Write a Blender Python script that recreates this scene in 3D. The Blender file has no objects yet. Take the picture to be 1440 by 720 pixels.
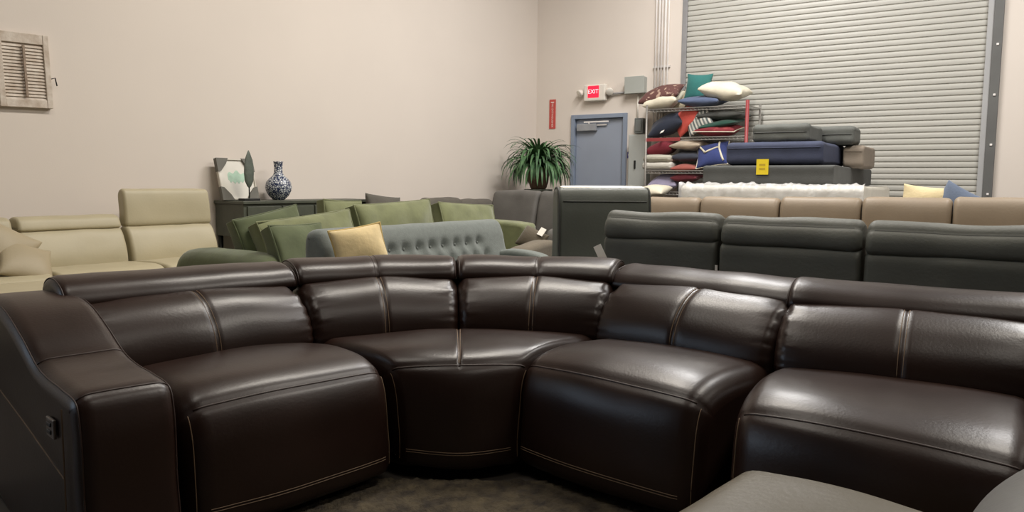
import bpy, bmesh, math, random
from mathutils import Vector, Matrix, noise, Euler
random.seed(7)
PI = math.pi
S = bpy.context.scene
COL = S.collection

# ------------------------------------------------------------------ camera
F = 1080.0; CAMH = 1.13; PITCH = math.radians(5.4); ROLL = 0.010
_c, _s = math.cos(ROLL), math.sin(ROLL)
FW = Vector((0, math.cos(PITCH), -math.sin(PITCH)))
UP0 = Vector((0, math.sin(PITCH), math.cos(PITCH))); RT0 = Vector((1, 0, 0))
RT = _c*RT0 + _s*UP0; UP = _c*UP0 - _s*RT0
cd = bpy.data.cameras.new('camera'); cam = bpy.data.objects.new('camera', cd); COL.objects.link(cam)
cd.sensor_width = 36.0; cd.lens = F/1440*36.0; cd.clip_start = 0.05
M3 = Matrix((RT, UP, -FW)).transposed()
cam.matrix_world = Matrix.Translation((0, 0, CAMH)) @ M3.to_4x4()
S.camera = cam

# ------------------------------------------------------------------ room frame (a = along back wall, t = out from it)
CX, CY = 0.356, 12.03
TH = math.radians(-33.7)
AX = (math.cos(TH), math.sin(TH)); TX = (math.sin(TH), -math.cos(TH))
def W(a, t, z=0.0):
    return Vector((CX + a*AX[0] + t*TX[0], CY + a*AX[1] + t*TX[1], z))
def wpt(px, py, t):
    """room point seen at this pixel on the plane t metres out from the back wall"""
    u = (px-720)/F; v = -(py-360)/F
    d = FW + u*RT + v*UP
    o = Vector((0, 0, CAMH)); n = Vector((TX[0], TX[1], 0)); p0 = W(0, t)
    k = (p0 - Vector((0, 0, 0))).dot(n)/d.dot(n)
    p = o + d*k
    r = p - Vector((CX, CY, 0))
    return r.x*AX[0] + r.y*AX[1], p.z
def lpt(px, py, a):
    u = (px-720)/F; v = -(py-360)/F
    d = FW + u*RT + v*UP
    n = Vector((AX[0], AX[1], 0)); p0 = W(a, 0)
    k = p0.dot(n)/d.dot(n)
    p = Vector((0, 0, CAMH)) + d*k
    r = p - Vector((CX, CY, 0))
    return r.x*TX[0] + r.y*TX[1], p.z

# ------------------------------------------------------------------ materials
def lin(c):
    f = lambda x: (x/12.92 if x <= .04045 else ((x+.055)/1.055)**2.4)
    return (f(c[0]/255), f(c[1]/255), f(c[2]/255), 1)
def mat(name, rgb, rough=.7, var=.12, scale=6, bump=.1, bscale=60, metal=0, spec=.5, sheen=0, coat=0, rvar=0.0, rgb2=None):
    m = bpy.data.materials.new(name); m.use_nodes = True
    nt = m.node_tree; b = nt.nodes['Principled BSDF']
    tc = nt.nodes.new('ShaderNodeTexCoord')
    n1 = nt.nodes.new('ShaderNodeTexNoise'); n1.inputs['Scale'].default_value = scale; n1.inputs['Detail'].default_value = 4
    nt.links.new(tc.outputs['Object'], n1.inputs['Vector'])
    cr = nt.nodes.new('ShaderNodeValToRGB')
    c = lin(rgb)
    lo = tuple(x*(1-var) for x in c[:3]) + (1,); hi = tuple(min(1, x*(1+var)) for x in c[:3]) + (1,)
    if rgb2: lo = lin(rgb2); hi = c
    cr.color_ramp.elements[0].position = .3; cr.color_ramp.elements[0].color = lo
    cr.color_ramp.elements[1].position = .7; cr.color_ramp.elements[1].color = hi
    nt.links.new(n1.outputs['Fac'], cr.inputs['Fac']); nt.links.new(cr.outputs['Color'], b.inputs['Base Color'])
    b.inputs['Roughness'].default_value = rough; b.inputs['Metallic'].default_value = metal
    b.inputs['Specular IOR Level'].default_value = spec
    b.inputs['Sheen Weight'].default_value = sheen
    b.inputs['Coat Weight'].default_value = coat
    if rvar:
        mr = nt.nodes.new('ShaderNodeMapRange'); mr.inputs['To Min'].default_value = rough-rvar; mr.inputs['To Max'].default_value = rough+rvar
        nt.links.new(n1.outputs['Fac'], mr.inputs['Value']); nt.links.new(mr.outputs['Result'], b.inputs['Roughness'])
    if bump:
        n2 = nt.nodes.new('ShaderNodeTexNoise'); n2.inputs['Scale'].default_value = bscale; n2.inputs['Detail'].default_value = 6
        nt.links.new(tc.outputs['Object'], n2.inputs['Vector'])
        bp = nt.nodes.new('ShaderNodeBump'); bp.inputs['Strength'].default_value = bump; bp.inputs['Distance'].default_value = .01
        nt.links.new(n2.outputs['Fac'], bp.inputs['Height']); nt.links.new(bp.outputs['Normal'], b.inputs['Normal'])
    return m
def bands(name, cols, scale, axis=2, rough=.85, bump=.2):
    """cloth with printed stripes"""
    m = mat(name, cols[0], rough, bump=bump)
    nt = m.node_tree; b = nt.nodes['Principled BSDF']
    tc = nt.nodes.new('ShaderNodeTexCoord'); sx = nt.nodes.new('ShaderNodeSeparateXYZ')
    nt.links.new(tc.outputs['Object'], sx.inputs[0])
    mu = nt.nodes.new('ShaderNodeMath'); mu.operation = 'MULTIPLY'; mu.inputs[1].default_value = scale
    nt.links.new(sx.outputs[axis], mu.inputs[0])
    fr = nt.nodes.new('ShaderNodeMath'); fr.operation = 'FRACT'; nt.links.new(mu.outputs[0], fr.inputs[0])
    cr = nt.nodes.new('ShaderNodeValToRGB'); cr.color_ramp.interpolation = 'CONSTANT'
    el = cr.color_ramp.elements
    while len(el) < len(cols): el.new(.5)
    for i, c in enumerate(cols):
        el[i].position = i/len(cols); el[i].color = lin(c)
    nt.links.new(fr.outputs[0], cr.inputs['Fac']); nt.links.new(cr.outputs['Color'], b.inputs['Base Color'])
    return m
def spots(name, c1, c2, scale, thr=.5, rough=.8, kind='voronoi'):
    m = mat(name, c1, rough, bump=.1)
    nt = m.node_tree; b = nt.nodes['Principled BSDF']
    tc = nt.nodes.new('ShaderNodeTexCoord')
    if kind == 'voronoi':
        v = nt.nodes.new('ShaderNodeTexVoronoi'); v.feature = 'DISTANCE_TO_EDGE'; o = 'Distance'
    else:
        v = nt.nodes.new('ShaderNodeTexNoise'); v.inputs['Detail'].default_value = 2; o = 'Fac'
    v.inputs['Scale'].default_value = scale
    nt.links.new(tc.outputs['Object'], v.inputs['Vector'])
    cr = nt.nodes.new('ShaderNodeValToRGB')
    cr.color_ramp.elements[0].position = thr-.03; cr.color_ramp.elements[0].color = lin(c1)
    cr.color_ramp.elements[1].position = thr+.03; cr.color_ramp.elements[1].color = lin(c2)
    nt.links.new(v.outputs[o], cr.inputs['Fac']); nt.links.new(cr.outputs['Color'], b.inputs['Base Color'])
    return m

BROWN = mat('brown_leather', (37, 22, 16), .35, .25, 3, .05, 110, spec=.45, rvar=.05)
STITCH = mat('tan_thread', (116, 94, 72), .7, bump=0)
BSEAM = mat('brown_seam', (46, 30, 24), .5, bump=0)
BLACK = mat('black_plastic', (30, 30, 30), .45, bump=0)
CREAM = mat('cream_leather', (174, 164, 136), .5, .05, 3, .08, 60)
CREAMD = mat('dark_cream_leather', (120, 106, 84), .7, bump=0)  # darker cream for the welts of sectional and ottoman
GREYL = mat('grey_leather', (84, 77, 62), .42, .06, 3, .08, 80)
CHARF = mat('charcoal_leather', (90, 91, 84), .6, .10, 5, .15, 70)
CHARP = mat('charcoal_piping', (58, 59, 55), .6, bump=0)
TALL = mat('dark_green_grey_leather', (84, 87, 80), .5, .10, 4, .1, 70)
TAN = mat('taupe_leather', (138, 123, 104), .5, .06, 4, .1, 60)
GREEN = mat('olive_velvet', (112, 116, 80), .9, .14, 9, .15, 40, sheen=.4)
GREEN_SHADE = mat('shaded_olive_velvet', (82, 90, 60), .9, .14, 9, .15, 40, sheen=.3)  # same olive velvet as the lighter one, with shade put into its colour
TUFT = mat('slate_tweed', (108, 114, 110), .9, .08, 40, .2, 120, sheen=.2)
YELLOW = mat('mustard_velvet', (212, 190, 142), .85, .10, 14, .25, 30, sheen=.3)
DKSOFA = mat('espresso_grey_cloth', (96, 91, 83), .8, .1, 6, .15, 60)
CHSOFA = mat('charcoal_cloth', (90, 87, 83), .75, .1, 6, .15, 60)
CONS = mat('green_black_wood', (76, 79, 68), .5, .12, 14, .05, 40)
CONSD = mat('dark_bronze', (38, 38, 34), .4, bump=0, metal=.6)
WALLM = mat('painted_wall', (220, 210, 200), .85, .015, 1.2, .04, 80)
CEIL = mat('ceiling_deck', (128, 124, 118), .9, .03, 2, .05, 40)
FLOOR = mat('dark_concrete', (70, 64, 58), .6, .15, 2, .08, 30)
STEELD = mat('roller_steel', (184, 182, 174), .45, .02, 2, 0, metal=0.0, spec=.5)
STEELF = mat('guide_steel', (168, 168, 168), .5, .05, 4, 0)
DARKST = mat('dark_rail', (98, 98, 96), .5, .08, 4, 0)
BLUED = mat('blue_door_paint', (152, 160, 175), .55, .03, 3, .02, 50)
BLUEF = mat('blue_frame_paint', (136, 147, 165), .55, .03, 3, .02, 50)
GALV = mat('galvanised', (236, 231, 227), .4, .04, 6, 0)
GREYBX = mat('grey_enamel', (166, 169, 163), .5, .04, 4, 0)
GREYCB = mat('grey_cabinet', (182, 185, 181), .5, .04, 4, 0)
WHITEP = mat('white_plastic', (228, 222, 212), .5, .02, 4, 0)
REDS = mat('red_sign', (196, 78, 70), .6, .04, 4, 0)
WHITET = mat('white_letters', (232, 214, 206), .6, 0, 4, 0)
CHROME = mat('chrome_wire', (150, 146, 140), .4, .05, 5, 0, metal=.5)
REDP = mat('red_post', (142, 56, 58), .5, .05, 5, 0)
NAVY = mat('navy_cloth', (58, 64, 86), .85, .1, 8, .2, 80)
CHBOX = mat('charcoal_cloth_box', (82, 83, 81), .9, .08, 8, .2, 90)
DKGREY = mat('dark_grey_cushion', (94, 96, 92), .85, .1, 8, .2, 80)
TAUPE = mat('taupe_box', (132, 121, 108), .8, .08, 8, .15, 70)
WHITEM = mat('white_ticking', (226, 222, 210), .8, .05, 10, .2, 40)
TAG = mat('white_tag', (236, 230, 220), .6, 0, 4, 0)
YTAG = mat('yellow_tag', (240, 212, 40), .6, 0, 4, 0)
def pm(name, c, **k): return mat(name, c, .88, .08, 10, .25, 60, sheen=.15, **k)

# ------------------------------------------------------------------ object helpers
def link(o, parent=None):
    COL.objects.link(o)
    if parent: o.parent = parent
    return o
def mobj(name, verts, faces, m, parent=None, smooth=True, subd=0):
    me = bpy.data.meshes.new(name); me.from_pydata([tuple(v) for v in verts], [], faces); me.update()
    bm = bmesh.new(); bm.from_mesh(me); bmesh.ops.remove_doubles(bm, verts=bm.verts, dist=1e-5)
    bmesh.ops.recalc_face_normals(bm, faces=bm.faces); bm.to_mesh(me); bm.free()
    if smooth:
        for p in me.polygons: p.use_smooth = True
    me.materials.append(m)
    o = link(bpy.data.objects.new(name, me), parent)
    if subd:
        md = o.modifiers.new('subdivision', 'SUBSURF'); md.levels = md.render_levels = subd
    return o
def thing(name, label, cat, loc=(0, 0, 0), rz=0, group=None, kind=None):
    o = bpy.data.objects.new(name, None); o.empty_display_size = .1; COL.objects.link(o)
    o.location = loc; o.rotation_euler = (0, 0, rz)
    return tag(o, label, cat, group, kind)
def tag(o, label=None, cat=None, group=None, kind=None):
    if label: o['label'] = label
    if cat: o['category'] = cat
    if group: o['group'] = group
    if kind: o['kind'] = kind
    return o
class MB:
    """collects shapes that become ONE mesh"""
    def __init__(s): s.bm = bmesh.new()
    def box(s, x0, x1, y0, y1, z0, z1, bev=0.0, seg=2, mx=None):
        b = bmesh.new(); bmesh.ops.create_cube(b, size=1)
        for v in b.verts:
            v.co = Vector(((x0+x1)/2 + v.co.x*(x1-x0), (y0+y1)/2 + v.co.y*(y1-y0), (z0+z1)/2 + v.co.z*(z1-z0)))
        if bev: bmesh.ops.bevel(b, geom=list(b.edges), offset=bev, segments=seg, profile=.5, affect='EDGES')
        if mx: bmesh.ops.transform(b, matrix=mx, verts=b.verts)
        s._add(b); return s
    def _add(s, b):
        me = bpy.data.meshes.new('tmp'); b.to_mesh(me); b.free(); s.bm.from_mesh(me); bpy.data.meshes.remove(me)
    def tube(s, pts, r, n=6, cap=True):
        pts = [Vector(p) for p in pts]; rings = []
        up = Vector((0, 0, 1))
        for i, p in enumerate(pts):
            d = (pts[min(i+1, len(pts)-1)] - pts[max(i-1, 0)])
            if d.length < 1e-9: d = Vector((0, 0, 1))
            d.normalize()
            x = d.cross(up)
            if x.length < .05: x = d.cross(Vector((1, 0, 0)))
            x.normalize(); y = d.cross(x)
            rr = r[i] if isinstance(r, (list, tuple)) else r
            rings.append([s.bm.verts.new(p + x*rr*math.cos(2*PI*k/n) + y*rr*math.sin(2*PI*k/n)) for k in range(n)])
        for a, b in zip(rings, rings[1:]):
            for k in range(n): s.bm.faces.new((a[k], a[(k+1) % n], b[(k+1) % n], b[k]))
        if cap:
            s.bm.faces.new(rings[0]); s.bm.faces.new(rings[-1][::-1])
        return s
    def lathe(s, prof, c=(0, 0, 0), n=28):
        rings = []
        for r, z in prof:
            rings.append([s.bm.verts.new((c[0]+r*math.cos(2*PI*k/n), c[1]+r*math.sin(2*PI*k/n), c[2]+z)) for k in range(n)])
        for a, b in zip(rings, rings[1:]):
            for k in range(n): s.bm.faces.new((a[k], a[(k+1) % n], b[(k+1) % n], b[k]))
        s.bm.faces.new(rings[0][::-1]); s.bm.faces.new(rings[-1])
        return s
    def prism(s, poly, y0, y1):
        """polygon in x,z pushed through y"""
        a = [s.bm.verts.new((x, y0, z)) for x, z in poly]; b = [s.bm.verts.new((x, y1, z)) for x, z in poly]
        n = len(poly)
        for k in range(n): s.bm.faces.new((a[k], a[(k+1) % n], b[(k+1) % n], b[k]))
        s.bm.faces.new(a[::-1]); s.bm.faces.new(b); return s
    def build(s, name, m, parent=None, smooth=False):
        bmesh.ops.recalc_face_normals(s.bm, faces=s.bm.faces)
        me = bpy.data.meshes.new(name); s.bm.to_mesh(me); s.bm.free()
        if smooth:
            for p in me.polygons: p.use_smooth = True
        me.materials.append(m)
        return link(bpy.data.objects.new(name, me), parent)
def catmull(pts, per=6, closed=True):
    out = []; n = len(pts)
    rng = range(n) if closed else range(n-1)
    for i in rng:
        g = lambda k: pts[k % n] if closed else pts[max(0, min(n-1, k))]
        p0, p1, p2, p3 = g(i-1), g(i), g(i+1), g(i+2)
        dst = lambda a, b: max(1e-4, math.sqrt(math.dist(a, b)))
        t01, t12, t23 = dst(p0, p1), dst(p1, p2), dst(p2, p3)
        m1 = []; m2 = []
        for k in range(len(p1)):
            m1.append(p2[k]-p1[k] + t12*((p1[k]-p0[k])/t01 - (p2[k]-p0[k])/(t01+t12)))
            m2.append(p2[k]-p1[k] + t12*((p3[k]-p2[k])/t23 - (p3[k]-p1[k])/(t12+t23)))
        for j in range(per):
            t = j/per
            out.append(tuple((2*t**3-3*t*t+1)*p1[k] + (t**3-2*t*t+t)*m1[k] + (-2*t**3+3*t*t)*p2[k] + (t**3-t*t)*m2[k] for k in range(len(p1))))
    if not closed: out.append(tuple(pts[-1]))
    return out
class Loft:
    """upholstered piece: closed profile (d forward, z) swept along a path of (x, y, vx, vy); ends rounded by r"""
    def __init__(s, path, prof, r=.05, per=5, grooves=(), pgroove=(), gd=.007, amp=.004, freq=5, step=.05, rag=0.0, seed=0, endwr=0.0, crown=0.0, gj=None):
        s.crown = crown; s.gj = gj
        s.path = path; s.cum = [0]
        for a, b in zip(path, path[1:]): s.cum.append(s.cum[-1] + math.hypot(b[0]-a[0], b[1]-a[1]))
        s.L = s.cum[-1]; s.prof = catmull(prof, per); s.per = per
        n = len(s.prof); s.nor = []
        area = sum(s.prof[i][0]*s.prof[(i+1) % n][1] - s.prof[(i+1) % n][0]*s.prof[i][1] for i in range(n))
        sg = 1 if area > 0 else -1
        for i in range(n):
            p, q = s.prof[i-1], s.prof[(i+1) % n]
            tx, tz = q[0]-p[0], q[1]-p[1]; l = math.hypot(tx, tz) or 1
            s.nor.append((sg*tz/l, -sg*tx/l))
        s.grooves = [g*s.L for g in grooves]; s.pg = [g*per for g in pgroove]; s.gd = gd; s.amp = amp; s.freq = freq; s.r = r; s.seed = seed; s.endwr = endwr
        ss = [r*(1-math.cos(k/6*PI/2)) for k in range(7)]
        ss += [s.L-x for x in ss]
        k = max(2, int((s.L-2*r)/step)); ss += [r + (s.L-2*r)*i/k for i in range(1, k)]
        for g in s.grooves: ss += [g-.03, g-.015, g-.007, g, g+.007, g+.015, g+.03]
        s.ss = sorted(x for x in set(round(x, 4) for x in ss) if -1e-6 <= x <= s.L+1e-6)
    def at(s, x):
        x = max(0, min(s.L, x))
        for i in range(len(s.cum)-1):
            if x <= s.cum[i+1] or i == len(s.cum)-2:
                k = (x-s.cum[i])/max(1e-9, s.cum[i+1]-s.cum[i]); a, b = s.path[i], s.path[i+1]
                return tuple(a[j]+(b[j]-a[j])*k for j in range(4))
    def pt(s, x, j, off=0.0):
        """surface point at arclength x, dense profile index j (may be fractional)"""
        n = len(s.prof); j0 = int(math.floor(j)); f = j-j0
        p = [s.prof[j0 % n][k]*(1-f) + s.prof[(j0+1) % n][k]*f for k in range(2)]
        q = [s.nor[j0 % n][k]*(1-f) + s.nor[(j0+1) % n][k]*f for k in range(2)]
        e = min(x, s.L-x); o = off
        if e < s.r: o -= s.r*(1-math.sqrt(max(0, 1-(1-e/s.r)**2)))
        if s.crown and q[1] > -.5:
            h_ = s.L/2 if s.grooves and s.crown < .5 and s.gj is None else s.L
            o += s.crown*(1-(2*((x % h_)/h_)-1)**4) if h_ < s.L else s.crown*(1-(2*x/s.L-1)**2)
        if s.gj is None or j <= s.gj*s.per:
            for g in s.grooves: o -= s.gd*math.exp(-((x-g)/.012)**2)
        for g in s.pg:
            dj = min(abs(j-g), n-abs(j-g)); o -= s.gd*math.exp(-(dj/1.0)**2)
        bx, by, vx, vy = s.at(x)
        d, z = p[0]+q[0]*o, p[1]+q[1]*o
        P = Vector((bx+vx*d, by+vy*d, z))
        if s.amp:
            w = noise.noise(P*s.freq + Vector((s.seed*3.1, 0, s.seed)))*s.amp
            if s.endwr and e < .16:
                w += s.endwr*math.sin(z*150+x*30)*math.exp(-(e/.06)**2)*math.sin(min(1, e/.02)*PI/2)
            P += Vector((vx*q[0]*w, vy*q[0]*w, q[1]*w))
        return P
    def build(s, name, m, parent=None):
        n = len(s.prof); V = []; Fc = []
        for x in s.ss:
            for j in range(n): V.append(s.pt(x, j))
        for i in range(len(s.ss)-1):
            for j in range(n):
                Fc.append((i*n+j, i*n+(j+1) % n, (i+1)*n+(j+1) % n, (i+1)*n+j))
        Fc.append(tuple(range(n))); b = (len(s.ss)-1)*n; Fc.append(tuple(range(b+n-1, b-1, -1)))
        me = bpy.data.meshes.new(name); me.from_pydata([tuple(v) for v in V], [], Fc); me.update()
        bm = bmesh.new(); bm.from_mesh(me); bmesh.ops.recalc_face_normals(bm, faces=bm.faces); bm.to_mesh(me); bm.free()
        for p in me.polygons: p.use_smooth = len(p.vertices) == 4
        me.materials.append(m)
        return link(bpy.data.objects.new(name, me), parent)
    def along(s, j, off=.001, m=.012):
        return [s.pt(x, j*s.per, off) for x in s.ss if m <= x <= s.L-m]
    def around(s, x, j0, j1, off=.001):
        k = int((j1-j0)*s.per)
        return [s.pt(x*s.L, j0*s.per+i, off) for i in range(k+1)]
def sp(x0, x1, y, n=2):
    return [(x0+(x1-x0)*i/(n-1), y, 0, -1) for i in range(n)]
def pillow(name, label, loc, size, rot, m, group=None, cat='pillow', parent=None, n=14, seed=0, pinch=.07, piping=None, tags=None, edge=0.0):
    w, h, t = size; V = []; idx = {}; Fc = []
    for sd in (1, -1):
        for i in range(n+1):
            for j in range(n+1):
                u = math.sin((2*i/n-1)*PI/2*.999); v = math.sin((2*j/n-1)*PI/2*.999)
                rim = i in (0, n) or j in (0, n)
                if sd == -1 and rim and not edge: idx[(sd, i, j)] = idx[(1, i, j)]; continue
                x = w/2*u*(1-pinch*(1-v*v)); y = h/2*v*(1-pinch*(1-u*u))
                z = sd*t/2*edge if rim else sd*t/2*(edge+(1-edge)*((1-u*u)*(1-v*v))**.42)
                k = noise.noise(Vector((x*6+seed, y*6, sd+seed)))*t*.12*(0 if rim else 1)
                idx[(sd, i, j)] = len(V); V.append((x, y, z+k))
    for sd in (1, -1):
        for i in range(n):
            for j in range(n):
                q = (idx[(sd, i, j)], idx[(sd, i+1, j)], idx[(sd, i+1, j+1)], idx[(sd, i, j+1)])
                Fc.append(q if sd == 1 else q[::-1])
    if edge:
        ring = [(i, 0) for i in range(n)] + [(n, j) for j in range(n)] + [(i, n) for i in range(n, 0, -1)] + [(0, j) for j in range(n, 0, -1)]
        for a_, b_ in zip(ring, ring[1:]+ring[:1]):
            Fc.append((idx[(1,)+a_], idx[(-1,)+a_], idx[(-1,)+b_], idx[(1,)+b_]))
    me = bpy.data.meshes.new(name); me.from_pydata(V, [], Fc); me.update()
    for p in me.polygons: p.use_smooth = True
    me.materials.append(m)
    o = link(bpy.data.objects.new(name, me), parent)
    if edge:
        md = o.modifiers.new('subdivision', 'SUBSURF'); md.levels = md.render_levels = 1
    o.location = loc; o.rotation_euler = rot
    if label: tag(o, label, cat, group)
    if piping:
        b = MB(); ring = []
        for i in range(n+1): ring.append(V[idx[(1, i, 0)]])
        for j in range(1, n+1): ring.append(V[idx[(1, n, j)]])
        for i in range(n-1, -1, -1): ring.append(V[idx[(1, i, n)]])
        for j in range(n-1, -1, -1): ring.append(V[idx[(1, 0, j)]])
        b.tube(ring, .007, 6).build('piping', piping, o)
    if tags:
        b = MB(); x, y = tags
        b.box(x*w/2-.022, x*w/2+.022, y*h/2-.09, y*h/2-.005, t*.0-.002, .002, 0).build('price_tag', TAG, o)
    return o
def text_mesh(name, txt, size, m, parent, loc, rot, extrude=.001):
    c = bpy.data.curves.new(name, 'FONT'); c.body = txt; c.size = size; c.extrude = extrude; c.align_x = 'CENTER'; c.align_y = 'CENTER'
    o = bpy.data.objects.new(name, c); COL.objects.link(o)
    dg = bpy.context.evaluated_depsgraph_get(); me = bpy.data.meshes.new_from_object(o.evaluated_get(dg))
    bpy.data.objects.remove(o); me.materials.clear(); me.materials.append(m)
    q = link(bpy.data.objects.new(name, me), parent); q.location = loc; q.rotation_euler = rot
    return q

# ================================================================== THE ROOM
RW, RD, RH = 19.0, 25.0, 5.6
def room(name, x0, x1, y0, y1, z0, z1, m, **k):
    b = MB(); b.box(x0, x1, y0, y1, z0, z1)
    o = b.build(name, m); o.location = W(0, 0); o.rotation_euler = (0, 0, TH); o['kind'] = 'structure'
    return o
room('floor', -.3, RW+.3, -RD-.3, .3, -.15, 0, FLOOR)
room('ceiling', -.3, RW+.3, -RD-.3, .3, RH, RH+.15, CEIL)
room('wall_left', -.2, 0, -RD, .2, 0, RH, WALLM)
room('wall_right', RW, RW+.2, -RD, .2, 0, RH, WALLM)
room('wall_front', -.2, RW+.2, -RD-.2, -RD, 0, RH, WALLM)
# back wall with the two openings (blue door and roller door)
DX0, _ = wpt(803.5, 160, 0.02); DX1, DZ = wpt(882, 158.5, 0.02)
RX0, _ = wpt(958, 100, 0.0); RX1, _ = wpt(1396, 100, 0.0); RZT = 4.6
b = MB()
b.box(0, DX0+.05, 0, .2, 0, RH); b.box(DX0+.05, DX1-.05, 0, .2, DZ-.05, RH)
b.box(DX1-.05, RX0+.05, 0, .2, 0, RH); b.box(RX0+.05, RX1-.05, 0, .2, RZT, RH); b.box(RX1-.05, RW, 0, .2, 0, RH)
o = b.build('wall_back', WALLM); o.location = W(0, 0); o.rotation_euler = (0, 0, TH); o['kind'] = 'structure'

def on_wall(name, label, cat, a, t=0, z=0, **k):
    return thing(name, label, cat, W(a, t+.003, z), TH, **k)
# blue door
d = thing('door_1', 'blue steel exit door in its blue frame on the back wall', 'door', W(DX0, 0), TH, kind='structure')
w = DX1-DX0
b = MB(); b.box(0, .06, -.03, .12, 0, DZ, .004); b.box(w-.06, w, -.03, .12, 0, DZ, .004); b.box(.06, w-.06, -.03, .12, DZ-.06, DZ, .004)
b.build('door_frame', BLUEF, d)
lf = MB().box(.063, w-.063, .03, .08, .01, DZ-.065, .003).build('door_leaf', BLUED, d)
cl = MB().box(.10, .42, -.035, .028, DZ-.24, DZ-.135, .008).build('door_closer', mat('closer_metal', (150, 152, 156), .4, bump=0), d)
b = MB(); b.box(.22, .62, -.03, -.012, DZ-.12, DZ-.10); b.tube([(.3, -.02, DZ-.135), (.3, -.02, DZ-.10)], .012); b.box(.42, .58, .0, .015, DZ-.165, DZ-.145)
b.build('closer_arm', GALV, cl)
MB().box(w-.17, w-.10, -.02, .03, .95, 1.07, .01).tube([(w-.135, -.05, 1.0), (w-.26, -.05, 1.0)], .012).build('door_handle', GALV, d)
MB().box(.063, w-.063, .1, .18, .0, DZ-.065).build('door_backing', BLUEF, d)
# roller door
d = thing('door_2', 'grey ribbed steel roller door on the back wall', 'door', W(RX0, 0), TH, kind='structure')
w = RX1-RX0; pitch = .0685
prof = []
z = 0.0
while z < RZT-.05:
    prof += [(0, z), (-.002, z+.012), (-.003, z+.028), (-.002, z+.040), (0, z+.051), (.011, z+.0555), (.011, z+.0668)]
    z += pitch
V = []; Fc = []
for x in (.06, w-.06):
    for y, zz in prof: V.append((x, .03+y, zz))
n = len(prof)
for i in range(n-1): Fc.append((i, i+1, n+i+1, n+i))
cu = mobj('slat_curtain', V, Fc, STEELD, d, smooth=False)
MB().box(.0, .07, -.02, .0, 0, RZT, .004).box(.0, .03, 0, .1, 0, RZT).build('guide_rail', mat('left_guide', (140, 139, 140), .5, bump=0), d)
MB().box(w-.08, w-.02, -.02, .0, 0, RZT, .004).box(w-.03, w, 0, .1, 0, RZT).build('guide_rail', STEELF, d)
b = MB().box(w-.02, w+.075, -.045, 0, 0, RZT, .006)
b.build('angle_rail', DARKST, d)
b = MB()
for k in range(8):
    zz = .5+k*.55
    b.lathe([(.0, 0), (.014, 0), (.014, .01), (.0, .01)], n=8) if False else b.box(w+.02, w+.045, -.055, -.045, zz, zz+.025, .005)
b.build('rail_bolt', GALV, d)
MB().box(.06, w-.06, .02, .07, -.0, .09, .01).build('bottom_bar', STEELF, d)
MB().box(.0, w, .05, .14, 0, RZT).build('curtain_backing', STEELF, d)

STRAPM = mat('strap_metal', (214, 210, 206), .5, .03, 4, 0)
# conduits beside the roller door
for i, px in enumerate((922.5, 927, 931, 935.5, 940)):
    a, _ = wpt(px, 50, .03)
    c = on_wall('electrical_conduit', ['thin vertical steel conduit on back wall, furthest left of the five by the roller door', 'steel conduit on back wall, second from left in the bundle beside roller door', 'steel conduit in the middle of the bundle of five beside the roller door', 'steel conduit on back wall, second nearest to the roller door', 'vertical steel conduit on back wall nearest to the roller door'][i], 'conduit', a, .0, 0, group='conduits beside the roller door')
    b = MB().tube([(0, -.03, 1.2 if i > 2 else 1.9), (0, -.03, RH-.01)], .011 + .004*(i % 2), 10)
    b.build('pipe', GALV, c, smooth=True)
    for zz in (2.75, 4.2): MB().box(-.03, .03, -.034, 0, zz, zz+.03, .004).build('strap', STRAPM, c)
    if 0: b.build('strap', mat('strap_metal', (170, 168, 166), .4, bump=0), c)
# exit sign
a0, z0 = wpt(822.5, 143, .05); a1, z1 = wpt(853, 118, .05)
e = on_wall('exit_sign', 'white exit sign glowing red with lamp heads, above the blue door', 'exit sign', (a0+a1)/2, 0, z0)
w = a1-a0; h = z1-z0
MB().box(-w/2, w/2, -.09, 0, 0, h, .015).build('housing', WHITEP, e)
em = bpy.data.materials.new('lit_red'); em.use_nodes = True
pb = em.node_tree.nodes['Principled BSDF']; pb.inputs['Base Color'].default_value = lin((220, 30, 50)); pb.inputs['Emission Color'].default_value = lin((255, 20, 50)); pb.inputs['Emission Strength'].default_value = 1.1
el = bpy.data.materials.new('lit_pink'); el.use_nodes = True
pb = el.node_tree.nodes['Principled BSDF']; pb.inputs['Emission Color'].default_value = lin((255, 130, 140)); pb.inputs['Emission Strength'].default_value = 1.2
MB().box(-.105, .075, -.096, -.088, h-.19, h-.02, .004).build('lit_panel', em, e)
text_mesh('exit_letters', 'EXIT', .085, el, e, (-.015, -.098, h-.105), (PI/2, 0, 0))
for sx in (-1, 1):
    lh = MB().lathe([(.0, 0), (.03, .0), (.05, .03), (.055, .07), (.05, .075), (.0, .075)], n=16).build('lamp_head', WHITEP, e, smooth=True)
    lh.location = (sx*(w/2+.045), -.04, h*.62); lh.rotation_euler = (PI/2+.5, 0, sx*.5)
    MB().tube([(sx*w/2, -.045, h*.55), (sx*(w/2+.05), -.04, h*.6)], .012).build('lamp_arm', GALV, e)
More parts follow.
